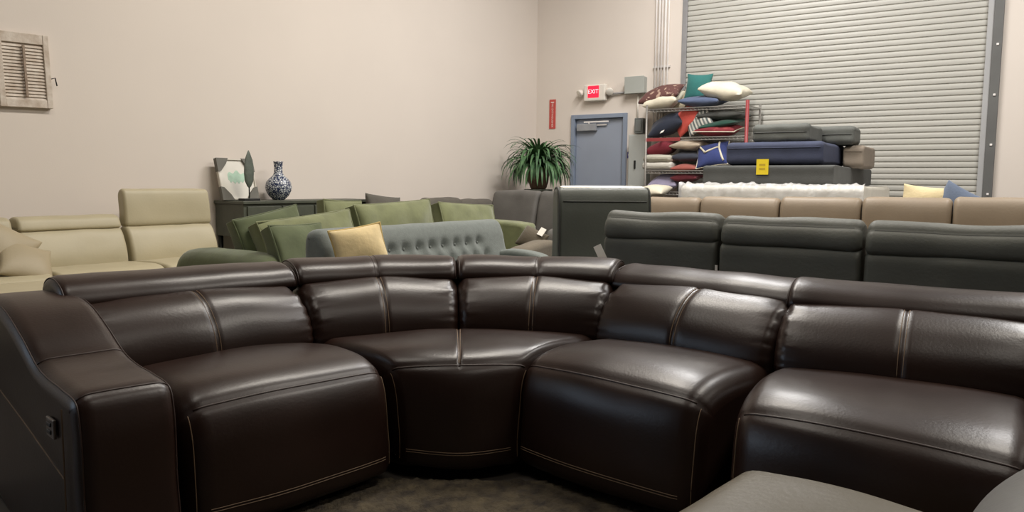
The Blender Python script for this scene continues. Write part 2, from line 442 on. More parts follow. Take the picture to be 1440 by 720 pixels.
# junction box + conduit
a0, z0 = wpt(881, 132, .06); a1, z1 = wpt(908, 107.5, .06)
j = on_wall('junction_box', 'square grey junction box on back wall right of the exit sign', 'junction box', (a0+a1)/2, 0, z0)
w = a1-a0; h = z1-z0
MB().box(-w/2, w/2, -.11, 0, 0, h, .006).build('box_body', GREYBX, j)
MB().box(-w/2-.006, w/2+.006, -.12, -.11, -.006, h+.006, .004).build('cover', GREYBX, j)
a2, z2 = wpt(853, 133, .03); a3, z3 = wpt(883, 129.5, .03)
c = on_wall('sign_conduit', 'grey conduit running from the exit sign to the junction box', 'conduit', a2, 0, z2)
MB().tube([(0, -.03, 0), (a3-a2, -.03, z3-z2)], .014, 10).build('pipe', mat('grey_pipe', (150, 148, 148), .5, bump=0), c, smooth=True)
a2, z2 = wpt(897, 150, .03)
c = on_wall('drop_conduit', 'pale conduit dropping from the junction box to the dark switch box', 'conduit', a2, 0, 2.1)
_, zt = wpt(897, 133, .03); _, zb = wpt(897, 168, .03)
MB().tube([(0, -.03, zb-2.1), (0, -.03, zt-2.1)], .012, 10).build('pipe', WHITEP, c, smooth=True)
a0, z0 = wpt(893.5, 188, .05); a1, z1 = wpt(906, 166, .05)
j = on_wall('switch_box', 'small dark grey switch box on back wall above the electrical cabinet', 'switch box', (a0+a1)/2, 0, z0)
w = a1-a0; h = z1-z0
MB().box(-w/2, w/2, -.09, 0, 0, h, .006).build('box_body', mat('dark_box', (104, 108, 106), .5, bump=0), j)
MB().box(-w/2+.02, w/2-.02, -.1, -.09, .03, h-.03, .004).build('cover', mat('dark_box_cover', (116, 120, 118), .5, bump=0), j)
a0, _ = wpt(885.5, 240, .1); a1, z1 = wpt(912, 189, .1)
j = on_wall('electrical_cabinet', 'tall pale grey electrical cabinet on back wall between blue door and wire rack', 'electrical cabinet', (a0+a1)/2, 0, 0)
w = a1-a0
MB().box(-w/2, w/2, -.16, 0, .35, z1, .006).build('cabinet_body', GREYCB, j)
dr = MB().box(-w/2+.012, w/2-.012, -.172, -.16, .37, z1-.015, .004).build('cabinet_door', GREYCB, j)
MB().box(-w/2+.10, -w/2+.125, -.19, -.17, 1.35, 1.47, .004).build('latch', BLACK, dr)
a0, z0 = wpt(884.5, 218, .01)
j = on_wall('door_sign', 'tiny blue sign on the wall strip right of the blue door', 'sign', a0, 0, z0)
MB().box(-.028, .028, -.006, 0, -.045, .045).build('plate', mat('blue_plate', (66, 62, 130), .5, bump=0), j)
MB().box(-.016, .012, -.008, -.006, -.006, .012).build('pale_mark', WHITET, j)
# fire extinguisher sign
a0, z0 = wpt(776.5, 181, .01); _, z1 = wpt(776.5, 140, .01)
j = on_wall('extinguisher_sign', 'narrow vertical red fire extinguisher sign on back wall above the plant', 'sign', a0, 0, z0)
h = z1-z0
MB().box(-.055, .055, -.008, 0, 0, h, .002).build('plate', REDS, j)
text_mesh('sign_letters', 'FIRE EXTINGUISHER', .042, WHITET, j, (0, -.0095, h*.47), (PI/2, PI/2, 0))
MB().prism([(-.028, h-.05), (.028, h-.05), (.028, h-.035), (-.028, h-.035)], -.0095, -.008).build('sign_bar', WHITET, j)
# the joint at the left of the corner
t0, _ = lpt(752, 100, .0)

# ------------------------------------------------------------------ weathered shutter on the left wall
t0, z0 = lpt(0, 150, .03); t1, z1 = lpt(66, 50, .03)
sh = thing('louvered_shutter', 'weathered white louvered shutter hung high on the left wall', 'shutter', W(.0, (t0+t1)/2, (z0+z1)/2), TH+PI/2)
hw = (t0-t1)/2+.01; hh = (z1-z0)/2-.01
rotm = Matrix.Rotation(math.radians(-2.0), 4, 'Y')
WOOD = mat('chipped_white_wood', (214, 204, 192), .8, .2, 16, .3, 50, rgb2=(184, 168, 152))
WOODD = mat('bare_wood_gap', (128, 112, 98), .8, .2, 25, .2, 50)
st = .042
for x0 in (-hw, hw-st): MB().box(x0, x0+st, -.045, -.005, -hh, hh, .004, mx=rotm).build('stile', WOOD, sh)
MB().box(-hw+st, hw-st, -.042, -.008, hh-.075, hh, .004, mx=rotm).build('top_rail', WOOD, sh)
MB().box(-hw+st, hw-st, -.042, -.008, -hh, -hh+.06, .004, mx=rotm).build('bottom_rail', WOOD, sh)
MB().box(-hw+st, hw-st, -.012, -.004, -hh+.06, hh-.075, mx=rotm).build('backing_board', WOODD, sh)
nsl = 17; span = 2*hh-.135
for k in range(nsl):
    zc = -hh+.06+span*(k+.5)/nsl
    mm = rotm @ Matrix.Translation((0, -.024, zc)) @ Matrix.Rotation(math.radians(62), 4, 'X')
    MB().box(-hw+st, hw-st, -.0195, .0195, -.003, .003, mx=mm).build('louver', WOOD, sh)
MB().box(-.009, .009, -.055, -.044, -hh+.08, hh-.09, .002, mx=rotm).build('tilt_rod', mat('worn_rod', (150, 132, 116), .8, .2, 30, .2), sh)
MB().tube([rotm @ Vector((hw, -.03, -.05)), rotm @ Vector((hw+.03, -.04, -.04)), rotm @ Vector((hw+.04, -.04, -.10))], .005).build('hook', BLACK, sh)

# ================================================================== BROWN LEATHER SECTIONAL
ORG = Vector((-.2, 2.9, 0))
sf = thing('sectional_sofa', 'dark brown leather curved sectional sofa filling the foreground', 'sofa', ORG)
def rel(p): return (p[0]-ORG.x, p[1]-ORG.y)
def line(p, d, v, n=2):
    return [(p[0]+d[0]*i/(n-1)-ORG.x, p[1]+d[1]*i/(n-1)-ORG.y, v[0], v[1]) for i in range(n)]
SEAT = [(-.10, .30), (-.10, .42), (.0, .45), (.18, .472), (.36, .478), (.49, .462), (.565, .425), (.602, .36), (.622, .24), (.632, .12), (.62, .055), (.54, .04), (.2, .04), (-.05, .04)]
BACK = [(.04, .38), (.075, .46), (.055, .55), (-.02, .635), (-.12, .675), (-.20, .665), (-.25, .60), (-.22, .40), (-.10, .36)]
HEAD = [(-.12, .672), (-.115, .70), (-.15, .745), (-.22, .772), (-.31, .775), (-.375, .745), (-.385, .69), (-.34, .655), (-.22, .65)]
SHELL = [(-.20, .04), (-.20, .35), (-.24, .55), (-.25, .655), (-.34, .67), (-.395, .62), (-.40, .3), (-.38, .04)]
def double(mb, L, x, j0, j1, gap=.006, r=.0016, off=.0):
    for s in (-1, 1): mb.tube(L.around(x+s*gap/L.L, j0, j1, off), r, 5)
def module(seatpath, backpaths, seed, seatmid=False, dz=0.0, headpaths=None):
    L = Loft(seatpath, SEAT, r=.075, per=6, pgroove=(6,), grooves=(.5,) if seatmid else (), amp=.012, freq=3.2, seed=seed, gd=.006, crown=.022, gj=6)
    s = L.build('seat', BROWN, sf)
    b = MB(); b.tube(L.along(6, -.001, .03), .0045, 6)
    b.build('welt', BSEAM, s, smooth=True)
    b = MB(); b.tube(L.along(9.0, .0005, .05), .0016, 5); b.tube(L.along(9.12, .0005, .05), .0016, 5)
    b.tube([L.pt(.02, j/2*1.0, .002) for j in range(int(6.2*12), int(9.8*12))], .0016, 5)
    b.tube([L.pt(L.L-.02, j/2*1.0, .002) for j in range(int(6.2*12), int(9.8*12))], .0016, 5)
    if seatmid: double(b, L, .5, 2.2, 6, .008)
    b.build('stitching', STITCH, s)
    for k, bp in enumerate(backpaths):
        B = Loft(bp, BACK, r=.05, per=6, grooves=(.5,), gd=.006, amp=.010, freq=4, seed=seed+k+5, endwr=.006, crown=.020, gj=99)
        o = B.build('back_cushion', BROWN, sf)
        st = MB(); double(st, B, .5, -.6, 4.6, .009); st.build('stitching', STITCH, o)
        Hd = Loft((headpaths or backpaths)[k], [(d_, z_+dz) for d_, z_ in HEAD], r=.035, per=5, grooves=(.5,) if seatmid else (), gd=.004, amp=.008, freq=4, seed=seed+k+9)
        o = Hd.build('headrest', BROWN, sf)
        for xx in (.010, Hd.L-.010): MB().tube([Hd.pt(xx, j*.5, .002) for j in range(0, int(7.0*10))], .0026, 5).build('welt', BSEAM, o, smooth=True)
        if seatmid:
            st = MB(); double(st, Hd, .5, .5, 4, .009); st.build('stitching', BSEAM, o)
        Sh = Loft(bp, SHELL, r=.02, per=3, amp=0)
        Sh.build('back_shell', BROWN, sf)
# left run
L1 = Vector((.694, .72)); N1 = Vector((-.72, .694))
J0 = Vector((-.99, 2.30)) + N1*.565
V1 = (-N1.x, -N1.y)
LW = .76
module(line(J0-L1*.02, L1*(LW+.01), V1), [line(J0-L1*.11, L1*(LW+.11), V1)], 1, headpaths=[line(J0-L1*.14, L1*(LW+.175), V1)], dz=-.004)
# right run (middle + right)
L2 = Vector((.736, -.677)).normalized(); N2 = Vector((-L2.y, L2.x)); V2 = (-N2.x, -N2.y)
J2 = Vector((.075, 3.005)) + N2*.52
MW = .80
module(line(J2, L2*MW, V2), [line(J2-L2*.03, L2*(MW+.025), V2)], 2, dz=-.018, headpaths=[line(J2-L2*.085, L2*(MW+.08), V2)])
a3 = math.radians(-31); L3 = Vector((math.cos(a3), math.sin(a3))); N3 = Vector((-L3.y, L3.x)); V3 = (-N3.x, -N3.y)
J3 = Vector((.735, 2.42)) + N3*.50
s3 = line(J3, L3*.84, V3, 12)
F0 = J3 - N3*.60; F1 = F0 + Vector((math.cos(math.radians(-39)), math.sin(math.radians(-39))))*.80
for i in range(12):
    q = F0.lerp(F1, i/11); p_ = J3 + L3*.84*i/11; v_ = (q-p_)/.60
    s3[i] = (s3[i][0], s3[i][1], v_.x, v_.y)
module(s3, [line(J3+L3*.005, L3*.85, V3)], 3, dz=-.014)
# corner wedge
EL = J0 + L1*(LW-.005); ER = J2
mid = Vector((-.285, 3.475))
def arc3(p, q, r, n=25):
    ax, ay, bx, by, cx, cy = *p, *q, *r
    dd = 2*(ax*(by-cy)+bx*(cy-ay)+cx*(ay-by))
    ux = ((ax*ax+ay*ay)*(by-cy)+(bx*bx+by*by)*(cy-ay)+(cx*cx+cy*cy)*(ay-by))/dd
    uy = ((ax*ax+ay*ay)*(cx-bx)+(bx*bx+by*by)*(ax-cx)+(cx*cx+cy*cy)*(bx-ax))/dd
    R = math.hypot(ax-ux, ay-uy); t0 = math.atan2(ay-uy, ax-ux); t1 = math.atan2(cy-uy, cx-ux)
    return [(ux+R*math.cos(t0+(t1-t0)*i/(n-1)), uy+R*math.sin(t0+(t1-t0)*i/(n-1))) for i in range(n)]
arc = arc3(EL, mid, ER)
FL = Vector((-.45, 2.875)); FR = Vector((.055, 2.92))
sp_w = []
for i, p in enumerate(arc):
    k = i/(len(arc)-1); f = FL.lerp(FR, k) + Vector((.0, -.02*math.sin(PI*k)))
    v = (f-Vector(p))/.58
    sp_w.append((p[0]-ORG.x, p[1]-ORG.y, v.x, v.y))
def backarc(i0, i1):
    out = []
    for i in range(i0, i1+1):
        p = Vector(arc[i]); q = Vector(arc[max(i-1, 0)]); r_ = Vector(arc[min(i+1, len(arc)-1)])
        tg = (r_-q).normalized(); v = (tg.y, -tg.x)
        # blend towards the neighbours' directions at the ends
        k = i/(len(arc)-1)
        out.append((p.x-ORG.x, p.y-ORG.y, v[0], v[1]))
    return out
module(sp_w, [backarc(0, 12), backarc(12, 24)], 4, seatmid=True)
# arms
ARM = [(.655, .04), (.665, .28), (.655, .47), (.625, .535), (.50, .555), (.36, .566), (.26, .585), (.12, .645), (-.06, .705), (-.25, .725), (-.36, .71), (-.41, .62), (-.41, .3), (-.40, .04)]
def arm(p, d, v, outer=-1):
    A = Loft(line(p, d, v), ARM, r=.05, per=6, amp=.006, freq=4, pgroove=(), seed=3)
    o = A.build('armrest', BROWN, sf)
    x_in, x_out = (.02, A.L-.02)
    for xx in (.012, A.L-.012):
        MB().tube([A.pt(xx, j*.5, .002) for j in range(int(.3*12), int(10.4*12))], .0028, 5).build('welt', BSEAM, o, smooth=True)
    for jj in (3.15, 6.0): MB().tube(A.along(jj, .0, .012), .003, 5).build('welt', BSEAM, o, smooth=True)
    return A, o
A, ao = arm(J0-L1*.335, L1*.275, V1)
# outer side stitching and the switch panel on the left arm
def aside(d_, z_, off=.002):
    x, y, vx, vy = A.path[0]
    return Vector((x+vx*d_-L1.x*off, y+vy*d_-L1.y*off, z_))
b = MB()
b.tube([aside(.56, z, .008) for z in (.03, .2, .35, .50)], .0022, 5)
b.tube([aside(.56, .30, .008), aside(.38, .335, .008), aside(.2, .37, .008), aside(-.38, .47, .008)], .0022, 5)
b.build('stitching', STITCH, ao)
r0 = aside(.455, .425, .007)
cp = MB().box(-.034, .034, -.005, .004, -.028, .028, .003).build('control_panel', mat('steel_switch_plate', (120, 112, 106), .35, bump=0, metal=.6), ao)
cp.location = r0; cp.rotation_euler = (0, 0, math.atan2(V1[1], V1[0]))
for zz in (-.011, .011):
    q = MB().box(-.016, .016, -.009, -.004, zz-.006, zz+.006, .002).build('button', BLACK, cp)
A2, ao2 = arm(J3+L3*.86, L3*.30, V3)

# rug
rg = []
RUG = mat('shaggy_brown_rug', (84, 74, 56), .95, .5, 16, 1.0, 70, rgb2=(40, 33, 27))
nx, ny = 240, 120
V = []; Fc = []
for i in range(nx+1):
    for jx in range(ny+1):
        x = -1.3+2.6*i/nx; y = -.55+1.35*jx/ny-.6
        e = min(i, nx-i, jx, ny-jx)
        z = .002 + (.013+.010*noise.noise(Vector((x*55, y*55, 0)))+.005*noise.noise(Vector((x*9, y*9, 3))))*(0 if e == 0 else 1)
        V.append((x, y, z))
for i in range(nx):
    for jx in range(ny):
        k = i*(ny+1)+jx; Fc.append((k, k+ny+1, k+ny+2, k+1))
b0 = len(V); V += [(-1.3, -1.15, .001), (1.3, -1.15, .001), (1.3, .2, .001), (-1.3, .2, .001)]; Fc.append((b0, b0+3, b0+2, b0+1))
r = mobj('shag_rug', V, Fc, RUG); r.location = (-.2, 2.62, 0); tag(r, 'mottled brown shag rug on the floor in front of the brown sectional', 'rug')

# ================================================================== GREY LEATHER CHAIR (bottom right)
ph = math.atan2(-.75, .66)   # facing left and away
ph = -math.radians(131.3)
g = thing('lounge_chair', 'light grey leather armless chair at bottom right in front of brown sectional', 'chair', (.560, 1.815, 0.014), ph)
CW = .72
Ls = Loft([(0.005, .0, 0, 1), (CW, .0, 0, 1)], [(.0, .30), (.0, .40), (.03, .44), (.12, .455), (.30, .458), (.5, .445), (.60, .42), (.62, .3), (.3, .28)], r=.03, amp=.006)
ls = Ls.build('seat', GREYL, g)
MB().tube(Ls.along(1, .0, .01), .003, 5).build('welt', GREYL, ls)
Lb = Loft([(0.01, .0, 0, 1), (CW, .0, 0, 1)], [(.52, .36), (.50, .46), (.53, .54), (.60, .62), (.70, .67), (.80, .66), (.84, .55), (.82, .36), (.65, .33)], r=.08, amp=.006)
Lb.build('backrest', mat('grey_leather_back', (104, 103, 101), .42, .06, 3, .08, 80), g)
MB().box(.02, CW-.02, .03, .78, .06, .32, .02).build('base', GREYL, g)
for x in (.05, CW-.09):
    for y in (.06, .72): MB().box(x, x+.04, y, y+.04, 0, .07, .004).build('leg', BLACK, g)

# ================================================================== CREAM SECTIONAL (left wall)
c = thing('cream_sectional', 'cream leather sectional along the left wall with one headrest raised', 'sofa', W(0, 6.0), TH+PI/2)
# local x = -t direction (towards back wall), y: forward is -y (= +a). back line at a=.45
def cx(t): return 6.0-t
units = [(7.65, 8.45), (6.86, 7.63), (6.05, 6.84), (8.47, 9.2)]
CSEAT = [(-.05, .25), (-.05, .46), (.05, .49), (.30, .50), (.52, .485), (.58, .44), (.59, .34), (.57, .12), (.3, .10)]
CBACK = [(.04, .42), (.06, .52), (.03, .64), (-.03, .745), (-.10, .765), (-.16, .72), (-.2, .5), (-.12, .38)]
CHD = [(-.03, .757), (-.035, .80), (-.06, .84), (-.14, .855), (-.20, .83), (-.22, .77), (-.13, .75)]
CHU = [(-.04, .765), (-.035, .85), (-.05, .98), (-.075, 1.045), (-.12, 1.055), (-.155, 1.02), (-.15, .88), (-.14, .765), (-.09, .75)]
for k, (tb, ta) in enumerate(units):
    x1, x0 = cx(tb), cx(ta)
    Ls = Loft(sp(x0+.004, x1-.004, -.47), CSEAT, r=.03, per=5, amp=.006, seed=k, pgroove=(4.6,)); o = Ls.build('seat', CREAM, c)
    MB().tube(Ls.along(4.6, 0), .003, 5).build('welt', CREAMD, o)
    Lb = Loft(sp(x0+.006, x1-.006, -.47), CBACK, r=.03, per=5, amp=.008, seed=k+3); Lb.build('back_cushion', CREAM, c)
    Lh = Loft(sp(x0+.008, x1-.008, -.47), CHU if k == 2 else CHD, r=.025, per=5, amp=.006, seed=k+6)
    o = Lh.build('headrest', CREAM, c)
    if k == 2: o['label'] = 'raised headrest'
    MB().box(x0, x1, -.42, -.2, .06, .72, .03).build('back_shell', CREAM, c)
    MB().box(x0+.02, x1-.02, -.98, -.30, .05, .3, .02).build('base', CREAM, c)
# far arm (low) and the chaise that comes out into the room
Loft([(cx(6.03), -.47, 0, -1), (cx(5.80), -.47, 0, -1)], [(.62, .06), (.63, .42), (.58, .47), (.2, .49), (-.1, .50), (-.2, .42), (-.22, .06)], r=.05, amp=.004).build('armrest', CREAM, c)
for x in (cx(6.1), cx(7.6)):
    for y in (-.9, -.35): MB().box(x-.03, x+.03, y-.03, y+.03, 0, .07, .005).build('foot', BLACK, c)
ot = thing('cream_ottoman', 'wide flat cream leather ottoman in front of the cream sectional, left of olive arm', 'ottoman', W(1.62, 7.82), TH+PI/2)
Lo = Loft([(-.80, 0, 0, -1), (.80, 0, 0, -1)], [(-.50, .30), (-.505, .42), (-.46, .475), (0, .488), (.46, .475), (.505, .42), (.50, .30), (.0, .27)], r=.05, per=5, amp=.010, freq=3)
oo = Lo.build('cushion_top', CREAM, ot)
for jj in (1.3, 4.7): MB().tube(Lo.along(jj, .0, .03), .003, 5).build('welt', CREAMD, oo)
MB().box(-.78, .78, -.48, .48, .08, .29, .02).build('base', CREAM, ot)
for x in (-.7, .7):
    for y in (-.4, .4): MB().box(x-.03, x+.03, y-.03, y+.03, 0, .085, .005).build('foot', BLACK, ot)
# pillow at the near end
BEIGEL = mat('beige_leather', (160, 147, 120), .55, .06, 4, .08)
tt, zz = lpt(-12, 352, .72)
pillow('throw_pillow', 'beige leather pillow cut by the left edge, on the cream sectional', W(.72, tt, zz), (.50, .40, .20), (PI/2-.35, .55, TH+PI/2-.2), BEIGEL, seed=4)
tt, zz = lpt(36, 376, .85)
pillow('throw_pillow', 'small beige leather pillow on the cream seat beside the edge pillow', W(.85, tt, .575), (.34, .30, .12), (PI/2-.75, .3, TH+PI/2-.1), BEIGEL, seed=6)

# ================================================================== CONSOLE + WHAT STANDS ON IT
T0, _ = lpt(303, 300, 0.02); T1, _ = lpt(486, 282, .02)
_, ZC = lpt(344, 283, .43)
cn = thing('console_table', 'long dark green-black sideboard with drawers against the left wall', 'sideboard', W(0, (T0+T1)/2), TH+PI/2)
hl = (T0-T1)/2; zb = ZC-.33
MB().box(-hl-.01, hl+.01, -.45, -.01, ZC-.028, ZC, .004).build('table_top', CONS, cn)
MB().box(-hl+.005, hl-.005, -.43, -.015, zb, ZC-.028, .003).build('carcass', CONS, cn)
nd = 4
for k in range(nd):
    x0 = -hl+.03+(2*hl-.06)*k/nd; x1 = x0+(2*hl-.06)/nd
    dr = MB().box(x0+.012, x1-.012, -.445, -.43, zb+.03, ZC-.05, .004).build('drawer', CONS, cn)
    xm = (x0+x1)/2; zm = (zb+ZC)/2
    MB().prism([(xm-.06, zm+.02), (xm+.06, zm+.02), (xm+.05, zm-.02), (xm-.05, zm-.02)], -.468, -.445).build('cup_pull', CONSD, dr)
for x in (-hl+.03, hl-.03):
    for y in (-.40, -.05):
        MB().tube([(x, y, 0), (x, y, zb)], [.016, .024], 10).build('leg', CONSD, cn, smooth=True)
MB().box(-hl+.03, hl-.03, -.41, -.04, .14, .165, .004).build('lower_shelf', CONS, cn)
# picture
ta, za = lpt(312, 282, .17); tb, zt = lpt(362, 282, .17)
pw = ta-tb; phh = .395; tc = (ta+tb)/2
pc = thing('framed_picture', 'framed green watercolour with dark corner guards leaning on the sideboard', 'picture', W(.17, tc, ZC+.004), TH+PI/2)
lean = Matrix.Rotation(math.radians(-14), 4, 'X')
PAP = mat('white_paper', (224, 220, 210), .7, .02, 4, 0)
art = spots('green_wash', (224, 220, 210), (120, 176, 140), 3.2, .54, .7, 'noise')
fr = MB(); fw = .012
for (x0, x1, z0_, z1_) in ((-pw/2, pw/2, 0, fw), (-pw/2, pw/2, phh-fw, phh), (-pw/2, -pw/2+fw, fw, phh-fw), (pw/2-fw, pw/2, fw, phh-fw)):
    fr.box(x0, x1, -.022, .008, z0_, z1_, .002, mx=lean)
fr.build('picture_frame', mat('pale_frame', (202, 196, 184), .6, .05, 8, 0), pc)
MB().box(-pw/2+fw, pw/2-fw, -.008, .004, fw, phh-fw, mx=lean).build('picture_sheet', PAP, pc)
blob = MB()
pts = [(-.095+.19*i/16, .245+.05*math.sin(i*.9)*.3+.028*math.sin(i/16*PI)) for i in range(17)] + [(.095-.19*i/16, .185-.02*math.sin(i/16*PI)+.012*math.sin(i*1.7)) for i in range(17)]
b = MB().prism(pts, -.0095, -.008); bmesh.ops.transform(b.bm, matrix=lean, verts=b.bm.verts)
b.build('green_wash', mat('green_wash_paint', (176, 204, 184), .7, .2, 12, 0), pc)
for sx, sz in ((-1, 1), (1, 1), (-1, 0), (1, 0)):
    x = sx*pw/2; z0_ = phh if sz else 0; dz = -1 if sz else 1; q = .125
    b = MB().prism([(x+sx*.004, z0_-dz*.004), (x-sx*q, z0_-dz*.004), (x-sx*q*.75, z0_+dz*.05), (x-sx*.03, z0_+dz*q*.95), (x+sx*.004, z0_+dz*q)], -.03, .012)
    bmesh.ops.transform(b.bm, matrix=lean, verts=b.bm.verts)
    b.build('corner_guard', mat('grey_card', (108, 106, 99), .8, .1, 8, 0), pc)
# sculpture
ts, _ = lpt(348, 282, .30)
sc = thing('leaf_sculpture', 'tall dark leaf shaped sculpture on a thin rod, on the sideboard before the picture', 'sculpture', W(.33, ts, ZC+.001), TH+PI/2)
MB().box(-.09, .09, -.045, .045, 0, .022, .003).build('plinth', BLACK, sc)
MB().tube([(0, 0, .02), (0, 0, .18)], .006, 8).build('rod', CONSD, sc)
b = MB()
rr = [(.0, .115), (.022, .135), (.045, .18), (.054, .25), (.05, .325), (.036, .395), (.018, .44), (.006, .465), (.0, .47)]
b.lathe([(max(r_, .0005), z_) for r_, z_ in rr], n=20); bmesh.ops.scale(b.bm, vec=(1, .35, 1), verts=b.bm.verts)
b.build('leaf', mat('verdigris_black', (90, 97, 88), .6, .2, 18, .3, 60), sc, smooth=True)
# vase
tv, _ = lpt(394, 282, .22)
PORC = spots('blue_white_glaze', (44, 54, 84), (206, 210, 212), 52, .15, .25)
vs = thing('porcelain_vase', 'round blue and white porcelain vase on the sideboard', 'vase', W(.20, tv, ZC+.001), 0)
b = MB().lathe([(.055, 0), (.065, .012), (.095, .04), (.122, .09), (.128, .13), (.118, .175), (.09, .21), (.055, .24), (.042, .27), (.040, .32), (.045, .37), (.05, .378), (.043, .378), (.036, .33), (.036, .30)], n=36)
b.build('vase_body', PORC, vs, smooth=True)

# ================================================================== DARK SOFA ALONG THE LEFT WALL (beyond the sideboard)
def back_sofa(name, label, loc, rz, width, n, mtl, seat_z, back_z, depth=.92, arms=(True, True), hts=None, rake=.12, group=None):
    s = thing(name, label, 'sofa', loc, rz, group)
    aw = .18; x0 = aw if arms[0] else 0; x1 = width-aw if arms[1] else width
    uw = (x1-x0)/n
    for k in range(n):
        a_, b_ = x0+uw*k+.004, x0+uw*(k+1)-.004
        bz = back_z + (hts[k] if hts else 0)
        Loft(sp(a_, b_, -.30), [(-.02, .25), (-.02, seat_z-.03), (.1, seat_z), (depth-.45, seat_z), (depth-.33, seat_z-.04), (depth-.32, .2), (depth-.5, .15)], r=.04, amp=.006, seed=k).build('seat', mtl, s)
        Loft(sp(a_, b_, -.30), [(.05, seat_z-.05), (.07, seat_z+.1), (.0, bz-.14), (-.05, bz-.02), (-.12, bz), (-.19, bz-.04), (-.2, seat_z), (-.1, seat_z-.08)], r=.05, amp=.012, seed=k+4).build('back_cushion', mtl, s)
    MB().box(x0, x1, -.16, -.01, .06, back_z-.12, .03).build('back_frame', mtl, s)
    MB().box(x0, x1, -depth+.05, -.05, .06, .25, .02).build('base', mtl, s)
    if arms[0]: Loft([(0, -.0, 0, -1), (aw, -.0, 0, -1)], [(.02, .06), (.03, .58), (.15, .64), (depth-.15, .62), (depth-.03, .56), (depth-.01, .06)], r=.05, amp=.003).build('armrest', mtl, s)
    if arms[1]: Loft([(width-aw, -.0, 0, -1), (width, -.0, 0, -1)], [(.02, .06), (.03, .58), (.15, .64), (depth-.15, .62), (depth-.03, .56), (depth-.01, .06)], r=.05, amp=.003).build('armrest', mtl, s)
    for x in (.08, width-.08):
        for y in (-.1, -depth+.12): MB().box(x-.025, x+.025, y-.025, y+.025, 0, .07, .004).build('foot', BLACK, s)
    return s
back_sofa('low_sofa', 'dark grey-brown sofa against the left wall, beyond the sideboard and behind olive cushions', W(.06, 3.9), TH+PI/2, 2.5, 3, DKSOFA, .46, .93, arms=(True, True), hts=(-.02, .015, -.01))
pm_dk = pm('dark_taupe_cloth', (84, 80, 72))
tt, zz = lpt(542, 285, .58)
pillow('throw_pillow', 'dark grey pillow propped on the near end of the sofa by the left wall', W(.58, tt, .785), (.55, .42, .17), (PI/2-.25, .10, TH+PI/2), pm_dk, seed=2)

# ================================================================== OLIVE SECTIONAL
gs = thing('olive_sofa', 'olive green velvet sofa in the middle of the showroom, facing right', 'sofa', W(1.15, 6.93), TH+PI/2)
GL = 3.40   # local x 0 (near camera) .. GL (far)
Loft([(0, 0, 0, -1), (.26, 0, 0, -1)], [(.02, .08), (.03, .50), (.10, .60), (.25, .635), (.9, .635), (1.04, .60), (1.08, .50), (1.08, .08)], r=.10, per=6, amp=.008).build('armrest', GREEN_SHADE, gs)
Loft([(GL-.26, 0, 0, -1), (GL, 0, 0, -1)], [(.02, .08), (.03, .55), (.06, .70), (.12, .735), (1.0, .735), (1.07, .715), (1.08, .6), (1.08, .08)], r=.04, per=6, amp=.004).build('armrest', GREEN, gs)
MB().box(.60, GL-.24, -.24, -.01, .08, .64, .05, 4).build('back_frame', GREEN_SHADE, gs)
MB().box(.24, GL-.24, -1.05, -.2, .08, .30, .03).build('base', GREEN_SHADE, gs)
n = 3; uw = (GL-.52)/n
for k in range(n):
    a_, b_ = .26+uw*k+.004, .26+uw*(k+1)-.004
    Loft(sp(a_, b_, -.22), [(-.0, .29), (-.0, .44), (.06, .47), (.72, .475), (.82, .45), (.84, .36), (.82, .29)], r=.05, per=5, amp=.006, seed=k).build('seat_cushion', GREEN, gs)
for x in (.1, GL-.1):
    for y in (-.12, -.98): MB().box(x-.03, x+.03, y-.03, y+.03, 0, .09, .005).build('foot', BLACK, gs)
def gp(label, px, pytop, a, size, tilt, roll, mt, seed, yaw=0):
    tt, zt = lpt(px, pytop, a)
    zc = max(zt - size[1]/2*math.cos(tilt)*.95, .49 + size[1]/2*math.cos(tilt)*.93)
    return pillow('back_cushion', label, W(a, tt, zc), size, (PI/2-tilt, roll, TH+PI/2+yaw), mt, cat='cushion', seed=seed, pinch=.04, group='loose cushions of the olive sofa', piping=mt, edge=.5)
GA = 1.62
gp('shade-darkened olive cushion at the near end of the olive sofa, behind its round arm', 378, 302, GA, (.54, .36, .24), .25, -.20, GREEN_SHADE, 1, -.15)
gp('long olive cushion with a ridge, between the shade-darkened cushions and the sideboard', 432, 308, GA+.16, (.92, .34, .24), .35, -.08, GREEN, 2)
gp('square shade-darkened olive cushion directly left of the slate tufted sofa', 419, 326, GA+.52, (.46, .36, .20), .42, 0, GREEN_SHADE, 3)
gp('small olive cushion standing just right of the sideboard', 478, 284, GA-.16, (.44, .42, .18), .1, .05, GREEN, 4)
gp('plump olive cushion in the middle of the row behind the slate sofa', 553, 288, GA, (1.0, .40, .26), .25, -.04, GREEN, 5)
gp('olive cushion at the right end of the row behind the slate sofa', 655, 290, GA, (.92, .38, .24), .28, .05, GREEN, 6)

# ================================================================== SLATE TUFTED SOFA
ts = thing('tufted_sofa', 'slate grey button tufted sofa with a curved back behind the brown sectional', 'sofa', W(2.72, 7.02), TH+PI/2)
TLn = 1.93
BK = [(.22, .40), (.235, .50), (.20, .66), (.17, .77), (.13, .83), (.06, .84), (.0, .81), (-.02, .6), (-.02, .12), (.1, .10), (.2, .2)]
Lb = Loft([(x, .0, 0, -1) for x in (0, TLn)], BK, r=.06, per=7, amp=.003, step=.02)
